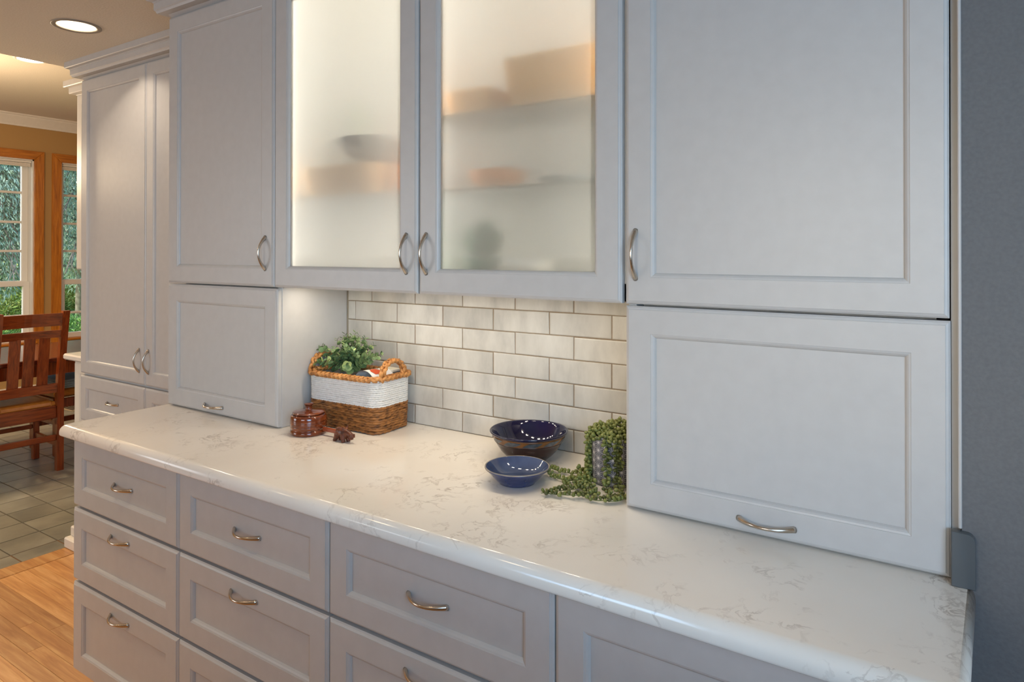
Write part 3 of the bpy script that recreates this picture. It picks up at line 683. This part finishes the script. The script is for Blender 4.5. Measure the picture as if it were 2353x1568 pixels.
def braid(path, name, w=.0112, closed=True, step=.0150):
    """plaited rope: overlapping slanted leaf folds along a path of points"""
    m = MB(); n = len(path); acc = 0; side = 1; i = 0
    d = [0]
    for a, b in zip(path[:-1], path[1:]): d.append(d[-1]+(b-a).length)
    tot = d[-1]; s = 0
    def at(s):
        s = max(0, min(tot-1e-6, s)); j = int(np.searchsorted(d, s, 'right')-1); j = min(j, n-2); f = (s-d[j])/max(1e-9, d[j+1]-d[j]); return path[j].lerp(path[j+1], f), (path[j+1]-path[j]).normalized()
    while s < tot:
        p, t = at(s); u = Vector((0, 0, 1)); u = u-t*t.dot(u)
        u = u.normalized() if u.length > .2 else Vector((1, 0, 0)); o = t.cross(u)
        for q in (0, 1):
            sg = side if q == 0 else -side
            a = p-t*step*.75-u*w*.55*sg+o*w*(.35 if q == 0 else -.35); b = p+t*step*.85+u*w*.62*sg+o*w*(.55 if q == 0 else -.55)
            m.tube([a, a.lerp(b, .3)+o*w*.22*(1 if q == 0 else -1), a.lerp(b, .7)+o*w*.25*(1 if q == 0 else -1), b], [w*.30, w*.60, w*.62, w*.28], 7, flat=.8)
        side = -side; s += step*.62
    return stuff(m.build(name, STRAW, basket))
rp = [bw(x, y, .1695+.003*(abs(x)/HX)**4) for x, y in rpath(HX+.002, HY+.002, .040, 120)]; rp.append(rp[0])
braid(rp, 'braided_rim')
for s in (-1, 1):
    pts = []
    for i in range(25):
        a = math.pi*i/24; pts.append(bw(s*(HX+.004-.004*math.sin(a)), -.050*math.cos(a)-.010, .173+.050*math.sin(a)**.8))
    braid(pts, 'handle', .0098, False)

# plant inside the basket
pp = bk+Vector((-.034, .0, 0))
eu = thing('eucalyptus_plant', (pp.x, pp.y, ZC+.06), 'bushy artificial eucalyptus with round grey-green leaves, in the rope basket', 'plant')
MB().lathe((pp.x, pp.y, ZC+.006), [(.0005, 0), (.040, 0), (.042, .004), (.050, .105), (.052, .112), (.048, .113), (.046, .10), (.0005, .098)], 32).build('pot', mottled('grey_pot', (158, 148, 140), (172, 162, 152), 20, .7), eu)
def leafmesh(name, L, w, cup):
    vs = [(0, 0, 0)]; n = 9; rim = []
    for k in range(n):
        a = -math.pi+2*math.pi*k/n; x = L*.5+L*.5*math.cos(a); y = w*.5*math.sin(a); vs.append((x, y, cup*((x/L-.45)**2*2+(2*y/w)**2*.6)))
    vs.append((L*.5, 0, -cup*.2)); fs = [(1+k, 1+(k+1) % n, n+1) for k in range(n)]
    me = bpy.data.meshes.new(name); me.from_pydata(vs[0:], [], fs); me.polygons.foreach_set('use_smooth', [True]*len(fs)); return me
def leafmat(name, c1, c2, c3):
    m, n, l, p = newmat(name); oi = n.new('ShaderNodeObjectInfo'); r = ramp(n, [(0, L2(c1)), (.6, L2(c2)), (1, L2(c3))])
    mp = coords(n, l); t = noise(n, l, mp, 60, 3); mx = n.new('ShaderNodeMath'); mx.operation = 'MULTIPLY_ADD'; mx.inputs[1].default_value = .5
    l.new(t.outputs['Fac'], mx.inputs[0]); sb_ = n.new('ShaderNodeMath'); sb_.operation = 'SUBTRACT'; sb_.inputs[1].default_value = .25
    l.new(oi.outputs['Random'], sb_.inputs[0]); l.new(sb_.outputs[0], mx.inputs[2]); l.new(mx.outputs[0], r.inputs[0]); l.new(r.outputs[0], p.inputs['Base Color'])
    p.inputs['Roughness'].default_value = .55; return m
LEAFM = leafmat('eucalyptus_leaf', (70, 102, 62), (132, 160, 108), (196, 212, 134))
LEAFM2 = mottled('inner_leaf', (58, 92, 52), (146, 168, 110), 55, .55)
lm = [leafmesh('leaf', .0175, .0165, .0035), leafmesh('leaf', .0135, .0120, .0025), leafmesh('leaf', .0095, .0060, .001)]
for q in lm: q.materials.append(LEAFM)
stems = MB(); nleaf = 0; top = Vector((pp.x, pp.y-.01, ZC+.172))
r2 = random.Random(11)
moreleaf = MB()
for k in range(52):
    az = 2*math.pi*k/(26 if k < 26 else 26)*1.0+r2.uniform(-.2, .2); spread = r2.uniform(.15, 1.0)**.8 if k < 26 else r2.uniform(.0, .75); up_ = (1.0-.62*spread)
    L = r2.uniform(.105, .150)*(1.0 if spread > .5 else .95)
    dirh = Vector((math.cos(az)*1.45, math.sin(az)*.78, 0)); pts = []; 
    for i in range(7):
        f = i/6; pts.append(top+dirh*(L*spread*f*1.0)+Vector((0, 0, L*up_*f*1.05-.030*spread*f*f)))
    ok = True
    pts = [Vector((max(p.x, -1.786), min(p.y, .285), p.z)) for p in pts]
    stems.tube(pts, [.0013, .0012, .0011, .001, .0009, .0007, .0005], 5)
    for i in range(1, 7):
        for h in range(2 if i < 6 else 3):
            for s in (1,):
                t = (pts[i]-pts[i-1]).normalized(); a = i*1.57+h*math.pi+r2.uniform(-.4, .4)
                u = t.orthogonal().normalized(); w_ = t.cross(u); od = (u*math.cos(a)+w_*math.sin(a)); d_ = (od*.95+t*(.25+.12*i*.5)+Vector((0, 0, .12))).normalized()
                pos = pts[i]-t*.004*h
                z_ = (t-d_*t.dot(d_)).normalized(); y_ = z_.cross(d_); M_ = Matrix((d_, y_, z_)).transposed()
                tip = pos+d_*.016
                if tip.x < -1.795 or tip.y > .293: continue
                me = lm[0 if i < 4 else (1 if i < 6 else 2)]
                q_ = r2.uniform(1.2, 1.6); q_ *= 1 if k < 26 else .9
                if nleaf < 300: place(me, 'leaf', eu, pos, M_.to_euler(), q_); nleaf += 1
                else: moreleaf.add([pos+M_ @ (v.co*q_) for v in me.vertices], [tuple(f.vertices) for f in me.polygons], True)
stuff(moreleaf.build('more_leaves', LEAFM2, eu, fixn=False))
stems.build('stems', plain('eucalyptus_stem', (92, 84, 60), .6), eu)
# folded paper napkin with a red mark and other bits in the basket
nk = thing('paper_card', bk+Vector((.085, -.02, .10)), 'white curled paper card with an orange-red patch, tucked in the basket', 'paper')
m = MB(); Ls = []
for i in range(12):
    a = math.radians(20+140*i/11); Ls.append([bw(.075+.045*math.cos(a), -.055, .146+.046*math.sin(a)), bw(.095+.045*math.cos(a), .02, .146+.046*math.sin(a))])
vs = [v for q in Ls for v in q]; vs += [v+Vector((0, 0, -.0012)) for v in vs]; n_ = len(Ls)
fs = [(2*i, 2*i+1, 2*i+3, 2*i+2) for i in range(n_-1)]+[tuple(reversed([x+2*n_ for x in (2*i, 2*i+1, 2*i+3, 2*i+2)])) for i in range(n_-1)]
m.add(vs, fs, True); m.build('sheet', plain('white_card', (236, 232, 226), .6), nk)
m = MB(); vs = []
for i in range(3, 8):
    a = math.radians(20+140*i/11*.72); z = .1466+.046*math.sin(a)
    for f in (.10+.05*abs(i-5), .55-.05*abs(i-5)): vs.append(bw(.075+.02*f+.0463*math.cos(a), -.055+.075*f, z+.0006))
m.add(vs, [(2*i, 2*i+1, 2*i+3, 2*i+2) for i in range(4)], True); m.build('red_patch', plain('orange_red_print', (196, 78, 40), .6), nk)
bx = thing('slate_box', bk+Vector((.11, .045, .10)), 'slate grey box with a cream lid in the back of the basket', 'box')
MB().bbox(bw(.088, .03, .155)-Vector((.012, .01, .02)), bw(.088, .03, .155)+Vector((.040, .028, .030)), .002).build('box_body', plain('slate_card', (104, 108, 106), .7), bx)
MB().bbox(bw(.088, .03, .155)+Vector((-.013, -.011, .024)), bw(.088, .03, .155)+Vector((.041, .029, .033)), .002).build('lid', plain('cream_card', (214, 206, 186), .7), bx)

# ---- trailing succulent in a patterned pot
pc = Vector((-.696, .150, ZC))
su = thing('trailing_succulent', pc, 'trailing string-of-beads succulent in a grey star-patterned pot, by the right tower', 'plant')
def potmat():
    m, n, l, p = newmat('star_pattern'); t = n.new('ShaderNodeTexCoord'); sp = n.new('ShaderNodeSeparateXYZ'); l.new(t.outputs['Object'], sp.inputs[0])
    def M(op, a, b=None):
        x = n.new('ShaderNodeMath'); x.operation = op
        for i, v in enumerate((a, b)):
            if v is None: continue
            if isinstance(v, (int, float)): x.inputs[i].default_value = v
            else: l.new(v, x.inputs[i])
        return x.outputs[0]
    ang = M('ARCTAN2', sp.outputs[1], sp.outputs[0]); u = M('MULTIPLY', ang, 18/(2*math.pi)); v = M('MULTIPLY', sp.outputs[2], 1/.0190)
    # alternate columns are shifted by half a star
    colm = M('FLOOR', u); sh = M('MULTIPLY', M('MODULO', M('ADD', colm, 20), 2), .5); v2 = M('ADD', v, sh)
    fu = M('SUBTRACT', M('FRACT', u), .5); fv = M('SUBTRACT', M('FRACT', v2), .5)
    a2 = M('ARCTAN2', fv, fu); spoke = M('ABSOLUTE', M('SINE', M('MULTIPLY', a2, 6))); rr = M('SQRT', M('ADD', M('MULTIPLY', fu, fu), M('MULTIPLY', fv, fv)))
    line = M('LESS_THAN', M('MULTIPLY', spoke, rr), .125); r = ramp(n, [(.0, L2((92, 90, 94))), (1, L2((214, 205, 196)))]); l.new(line, r.inputs[0])
    l.new(r.outputs[0], p.inputs['Base Color']); p.inputs['Roughness'].default_value = .5; return m
PR = .0575
MB().lathe(pc, [(.0005, 0), (PR-.004, 0), (PR-.001, .003), (PR, .010), (PR, .110), (PR-.0008, .1145)], 56).build('pot', potmat(), su, origin=pc)
MB().lathe(pc, [(PR-.0008, .1145), (PR-.0015, .1165), (PR-.004, .1168), (PR-.006, .114), (PR-.007, .100)], 56).build('pot_rim', plain('pale_pot_rim', (206, 196, 180), .5), su)
MB().lathe(pc, [(PR-.006, .106), (PR*.5, .110), (.0005, .112)], 32).build('soil', plain('moss_soil', (62, 58, 34), .9), su)
def beadmesh(name, L, r):
    m = MB(); prof = [(.0004, 0), (r*.55, L*.18), (r*.95, L*.5), (r*.85, L*.8), (r*.35, L*.97), (.0002, L)]
    m.lathe((0, 0, 0), prof, 7); me = bpy.data.meshes.new(name); me.from_pydata(m.v, [], m.f); me.polygons.foreach_set('use_smooth', [True]*len(m.f)); return me
BEADM = leafmat('succulent_bead', (66, 70, 28), (104, 110, 48), (138, 140, 74))
BEADM.node_tree.nodes['Principled BSDF'].inputs['Roughness'].default_value = .42
bms = [beadmesh('bead', .0122, .0046), beadmesh('bead', .0102, .0044), beadmesh('bead', .0140, .0047)]
for q in bms: q.materials.append(BEADM)
r3 = random.Random(3); beads = []; vines = MB()
def bead(pos, d_):
    beads.append((Vector(pos), Vector(d_).normalized()))
def vine(pts, gap=.0085, lift=0):
    vines.tube(pts, .00105, 5); d = 0
    P = [Vector(p) for p in pts]; acc = 0; a = r3.uniform(0, 6)
    for p, q in zip(P[:-1], P[1:]):
        t = (q-p); L = t.length; t.normalize(); s = gap-acc
        while s < L:
            pos = p+t*s; u = t.orthogonal().normalized(); w_ = t.cross(u); a += 2.2+r3.uniform(-.4, .4)
            for h in (0, 1):
                o = u*math.cos(a+h*math.pi)+w_*math.sin(a+h*math.pi)
                if lift and o.z < -.1: o.z *= -.6
                bead(pos, o+t*.35+Vector((0, 0, lift)))
            s += gap
        acc = L-(s-gap)
def clampx(p): return Vector((min(p.x, -.6145), min(p.y, .286), p.z))
def spline(ctrl, n=6):
    out = []; c = [Vector(p) for p in ctrl]; c = [c[0]]+c+[c[-1]]
    for i in range(1, len(c)-2):
        for k in range(n):
            t = k/n; p0, p1, p2, p3 = c[i-1:i+3]
            out.append(.5*((2*p1)+(p2-p0)*t+(2*p0-5*p1+4*p2-p3)*t*t+(-p0+3*p1-3*p2+p3)*t*t*t))
    out.append(c[-1]); return out
# hanging strands: over the rim, down the wall
for deg, ln in ((150, .085), (168, .112), (184, .115), (197, .10), (204, .118), (213, .112), (277, .120), (298, .116), (304, .06), (328, .12), (345, .09)):
    a = math.radians(deg); rr = PR+.0065; c_, s_ = math.cos(a), math.sin(a)
    ctrl = [pc+Vector((c_*PR*.55, s_*PR*.55, .118)), pc+Vector((c_*PR*.9, s_*PR*.9, .126)), pc+Vector((c_*rr, s_*rr, .114))]
    zz = .114
    for k in range(1, 4): 
        z = .114-ln*k/3; ctrl.append(pc+Vector((c_*(rr+r3.uniform(-.001, .003)), s_*(rr+.001), max(z, .008)))+Vector((-s_, c_, 0))*r3.uniform(-.004, .004))
    vine([clampx(p) for p in spline(ctrl, 5)], .0095)
for k in range(300):      # the mound on top
    a = r3.uniform(0, 2*math.pi); f = math.sqrt(r3.uniform(0, 1)); rr = PR*1.04*f; z = .110+.036*(1-f*f)*r3.uniform(.25, 1.05)+r3.uniform(-.003, .006)
    p = clampx(pc+Vector((math.cos(a)*rr, math.sin(a)*rr, z))); bead(p, (math.cos(a)*f+r3.uniform(-.5, .5), math.sin(a)*f+r3.uniform(-.5, .5), r3.uniform(-.1, .9)))
G = ZC+.0062
for ctrl in (
    [(-.735, .150, ZC+.03), (-.752, .140, G+.004), (-.790, .128, G), (-.830, .118, G), (-.868, .120, G+.004), (-.874, .104, G+.010)],
    [(-.728, .120, ZC+.02), (-.750, .110, G+.006), (-.775, .085, G), (-.805, .070, G), (-.835, .075, G+.002), (-.868, .098, G+.012)],
    [(-.705, .088, ZC+.02), (-.725, .060, G), (-.745, .025, G), (-.770, -.005, G), (-.797, -.040, G)],
    [(-.690, .082, ZC+.016), (-.700, .050, G+.004), (-.695, .020, G), (-.715, -.010, G+.002), (-.750, -.022, G), (-.790, -.036, G)],
    [(-.665, .080, ZC+.02), (-.655, .045, G), (-.630, .030, G), (-.640, .005, G+.002), (-.665, -.010, G), (-.690, -.012, G)],
    [(-.640, .085, ZC+.03), (-.628, .060, G), (-.622, .035, G), (-.628, .010, G), (-.650, -.002, G)],
    [(-.730, .150, ZC+.05), (-.742, .120, G+.010), (-.745, .085, G+.004), (-.735, .055, G), (-.718, .035, G)],
    [(-.735, .170, ZC+.04), (-.752, .160, G+.010), (-.775, .150, G+.002), (-.792, .140, G+.006)],
    [(-.715, .100, ZC+.03), (-.735, .085, G+.012), (-.755, .060, G+.008), (-.740, .035, G+.004), (-.705, .025, G), (-.680, .020, G)],
    [(-.700, .085, ZC+.02), (-.722, .075, G+.012), (-.760, .072, G+.006), (-.785, .060, G), (-.770, .035, G+.001)]):
    ctrl = [(c[0]-(.022, .013)[i] if i < 2 else c[0], c[1], c[2]) for i, c in enumerate(ctrl)]
    vine([clampx(Vector(p)) for p in spline(ctrl, 6)], .0104, .25)
vines.build('vines', plain('succulent_stem', (104, 116, 60), .5), su)
def bead_ok(p, d_):
    tip = p+d_*.012
    return tip.x < -.606 and tip.y < .292 and tip.z > ZC+.003
beads = [b for b in beads if bead_ok(*b)]
beads.sort(key=lambda b: (b[0]-Vector((0, -1.39, 1.4859))).length)
extra = MB()
for i, (p, d_) in enumerate(beads):
    sc_ = r3.uniform(.85, 1.15); me = bms[i % 3]; q = d_.to_track_quat('Z', 'Y')
    if i < 300: place(me, 'bead', su, p, q.to_euler(), sc_)
    else: extra.add([p+q @ (v.co*sc_) for v in me.vertices], [tuple(f.vertices) for f in me.polygons], True)
if extra.v: stuff(extra.build('more_beads', BEADM, su))

# ------------------------------------------------------------------ things behind the frosted doors
def lathe_thing(name, loc, label, cat, parts, group=None):
    t = thing(name, loc, label, cat, group)
    for nm, prof, mat in parts: MB().lathe(loc, prof, 36).build(nm, mat, t)
    return t
WICK = mottled('honey_wicker', (196, 142, 80), (228, 184, 124), 60, .6)
def small_basket(loc, hx, hy, h, label, handle_=False, mat=None):
    t = thing('storage_basket', loc, label, 'basket'); m = MB(); n = max(4, int(h/.012))
    for k in range(n):
        f = k/(n-1); p = rpath(hx*(.9+.1*f), hy*(.9+.1*f), min(hx, hy)*.5, 56); z = loc[2]+.006+(h-.012)*f
        pts = [Vector((loc[0]+x, loc[1]+y, z)) for x, y in p]; pts.append(pts[0]); m.tube(pts, h/n*.62, 6, caps=False)
    stuff(m.build('weave', mat or WICK, t)); MB().box((loc[0]-hx*.8, loc[1]-hy*.8, loc[2]+.0005), (loc[0]+hx*.8, loc[1]+hy*.8, loc[2]+.008)).build('bottom', WICK, t)
    if handle_: MB().tube([Vector((loc[0]-hx+.0, loc[1], loc[2]+h*.8)), Vector((loc[0]-hx-.02, loc[1], loc[2]+h*1.05)), Vector((loc[0]-hx-.03, loc[1], loc[2]+h*1.25))], .006, 8).build('handle', plain('dark_cord', (70, 60, 48), .7), t)
    return t
small_basket((-.835, .150, 1.8585), .15, .085, .13, 'honey woven basket with a cord handle blurred behind the right frosted door', True)
small_basket((-1.095, .130, 1.8585), .075, .07, .065, 'low tan tray basket blurred behind the right frosted door, top shelf')
small_basket((-1.595, .130, 1.6605), .155, .072, .092, 'tan box basket blurred on the shelf behind the left frosted door', False, mottled('tan_weave', (184, 142, 90), (216, 178, 126), 50, .6))
lathe_thing('dark_bowl', (-1.50, .150, 1.7532), 'dark grey wide bowl blurred above the tan basket behind the left frosted door', 'bowl', [('body', [(.0005, .0), (.05, .0), (.09, .025), (.128, .07), (.130, .078), (.124, .076), (.085, .03), (.0005, .01)], plain('charcoal_glaze', (62, 62, 58), .4))])
lathe_thing('orange_mug', (-1.335, .12, 1.6605), 'orange mug blurred at the edge of the left frosted door', 'mug', [('body', [(.0005, 0), (.038, 0), (.042, .01), (.043, .085), (.041, .088), (.038, .085), (.037, .01), (.0005, .008)], plain('orange_glaze', (214, 120, 50), .35))])
t = thing('orange_dish', (-1.035, .13, 1.6555), 'orange carved dish blurred on the middle shelf behind the right frosted door', 'dish')
MB().lathe((-1.035, .13, 1.6555), [(.0005, 0), (.04, 0), (.07, .02), (.078, .05), (.074, .05), (.06, .02), (.0005, .008)], 32).build('body', plain('terracotta_glaze', (206, 132, 72), .5), t)
lathe_thing('grey_plate', (-.80, .15, 1.6555), 'grey plate blurred on the middle shelf behind the right frosted door', 'plate', [('body', [(.0005, 0), (.06, 0), (.10, .014), (.102, .018), (.09, .016), (.0005, .008)], plain('grey_glaze', (96, 102, 104), .4))])
cb = (-1.075, .11, 1.4125)
t = thing('shelf_plant', cb, 'dark green leafy plant in a pot blurred at the bottom of the right frosted door', 'plant')
MB().lathe(cb, [(.0005, 0), (.04, 0), (.052, .06), (.048, .06), (.0005, .05)], 28).build('pot', plain('green_pot', (72, 92, 74), .5), t)
m = MB(); r4 = random.Random(5)
for k in range(90):
    a = r4.uniform(0, 6.28); e = r4.uniform(.3, 1.4); d_ = Vector((math.cos(a)*math.cos(e), math.sin(a)*math.cos(e)*.7, math.sin(e))); p = Vector(cb)+Vector((0, 0, .055)); L = r4.uniform(.06, .125)
    w_ = d_.cross(Vector((0, 0, 1))).normalized()*.020; m.add([p, p+d_*L*.5+w_, p+d_*L, p+d_*L*.5-w_], [(0, 1, 2, 3)])
stuff(m.build('foliage', plain('dark_leaf', (44, 82, 50), .6), t))
lathe_thing('white_bowl', (-.93, .115, 1.4125), 'white bowl blurred at the bottom of the right frosted door', 'bowl', [('body', [(.0005, 0), (.035, 0), (.065, .03), (.075, .055), (.072, .055), (.06, .03), (.0005, .008)], plain('white_glaze', (226, 220, 210), .3))])
t = thing('green_fern', (-1.66, .20, 1.6605), 'pale green leafy sprig blurred above the shelf behind the left frosted door', 'plant')
MB().lathe((-1.66, .252, 1.6605), [(.0005, 0), (.02, 0), (.024, .03), (.020, .10), (.0005, .10)], 20).build('vase', plain('clear_vase', (210, 214, 200), .3), t)
m = MB()
for k in range(30):
    a = r4.uniform(0, 6.28); p = Vector((-1.66, .225, 1.76+.007*k)); d_ = Vector((math.cos(a), math.sin(a)*.4, .5)).normalized(); w_ = d_.cross(Vector((0, 0, 1))).normalized()*.007
    m.add([p, p+d_*.025+w_, p+d_*.05, p+d_*.025-w_], [(0, 1, 2, 3)])
m.tube([(-1.66, .225, 1.75), (-1.66, .225, 1.97)], .002, 5); stuff(m.build('sprig', plain('pale_leaf', (160, 178, 130), .6), t))

# ------------------------------------------------------------------ garden outside
gr = MB().box((-40, -14, -.75), (-7.9, 26, -.55)); go = gr.build('ground', mottled('lawn', (66, 92, 40), (118, 138, 70), 3, .9)); struct(go)
def needles(name, parent, mat, centre, rad, n, droop, size, seed):
    """needle sprays hanging from curved branches: thousands of slim blades in one mesh"""
    r = np.random.default_rng(seed); c = np.array(centre); d = r.normal(size=(n, 3)); d /= np.linalg.norm(d, axis=1)[:, None]
    p = c+d*np.array(rad)*(r.random(n)**.35)[:, None]
    ax = np.stack([d[:, 0]*.7+r.normal(0, .35, n), d[:, 1]*.7+r.normal(0, .35, n), -droop+r.normal(0, .35, n)], 1); ax /= np.linalg.norm(ax, axis=1)[:, None]
    s = np.cross(ax, r.normal(size=(n, 3))); s /= np.linalg.norm(s, axis=1)[:, None]
    L = size*(.6+r.random(n))[:, None]; w = L*.11
    V = np.stack([p, p+ax*L*.5+s*w, p+ax*L, p+ax*L*.5-s*w], 1).reshape(-1, 3)
    me = bpy.data.meshes.new(name); me.from_pydata((V-c).tolist(), [], np.arange(n*4).reshape(-1, 4).tolist()); me.materials.append(mat)
    o = bpy.data.objects.new(name, me); COL.objects.link(o); o.parent = parent; o.location = Vector(centre)-ORG[parent.name]; ORG[o.name] = Vector(centre); return stuff(o)
def needlemat(name, c1, c2, c3):
    m, n, l, p = newmat(name); mp = coords(n, l); t = noise(n, l, mp, 2.2, 5, .7); r = ramp(n, [(.3, L2(c1)), (.5, L2(c2)), (.68, L2(c3))]); l.new(t.outputs['Fac'], r.inputs[0]); l.new(r.outputs[0], p.inputs['Base Color']); p.inputs['Roughness'].default_value = .7; return m
CED = needlemat('cedar_needles', (66, 104, 86), (126, 158, 138), (178, 202, 182)); SHR = needlemat('shrub_leaves', (40, 86, 40), (80, 130, 60), (160, 186, 90))
SHRY = needlemat('bush_leaves', (58, 96, 44), (112, 140, 66), (190, 190, 104))
BARK = mottled('grey_bark', (92, 86, 78), (150, 146, 138), 12, .9)
def conifer(x, y, h, rad, label, seed):
    t = thing('cedar_tree', (x, y, -.55), label, 'tree', 'trees outside the dining windows')
    r = random.Random(seed); MB().tube([(x, y, -.56), (x+.05, y, h*.5), (x, y+.05, h)], [.10, .08, .03], 8).build('trunk', BARK, t)
    m = MB()
    for k in range(70):
        z = 1.1+(h-1.3)*k/70; a = r.uniform(0, 6.28); L = rad*(1.05-.5*k/70)*r.uniform(.7, 1.1); d_ = Vector((math.cos(a), math.sin(a), 0))
        m.tube([Vector((x, y, z)), Vector((x, y, z+.15))+d_*L*.5, Vector((x, y, z-.25))+d_*L], [.025, .016, .006], 5)
        for q in range(3):
            b0 = Vector((x, y, z-.05))+d_*L*r.uniform(.5, .95); m.tube([b0, b0+Vector((r.uniform(-.2, .2), r.uniform(-.2, .2), -r.uniform(.2, .5)))], [.007, .003], 4)
    m.build('branches', BARK, t)
    needles('foliage', t, CED, (x, y, h*.60), (rad, rad, h*.47), 60000, .9, .062, seed)
conifer(-11.9, 2.7, 5.4, .86, 'grey-green drooping cedar outside the left dining window', 1)
conifer(-13.0, 4.45, 5.8, 1.1, 'grey-green drooping cedar outside the right dining window', 2)
conifer(-16.2, 5.35, 6.6, 1.5, 'tall cedar farther off, seen between the two nearer cedars', 3)
for (x, y, s, lb, sd) in ((-10.75, 2.30, .40, 'green shrub below the cedar in the left dining window', 5), (-10.3, 3.18, .44, 'bright green shrub low in the right dining window', 6), (-20.3, 6.0, 1.05, 'yellow-green bush far across the lawn, seen through the left dining window', 8), (-20.8, 8.1, 1.0, 'yellow-green bush far across the lawn, seen through the right dining window', 9)):
    t = thing('garden_shrub', (x, y, -.55), lb, 'shrub', 'shrubs outside the dining windows')
    MB().tube([(x, y, -.56), (x, y, -.1)], [.04, .02], 6).build('stem', BARK, t)
    needles('foliage', t, SHR if s < 1 else SHRY, (x, y, .0), (s, s, s*1.35), 16000, -.2, .05 if s < 1 else .12, sd)
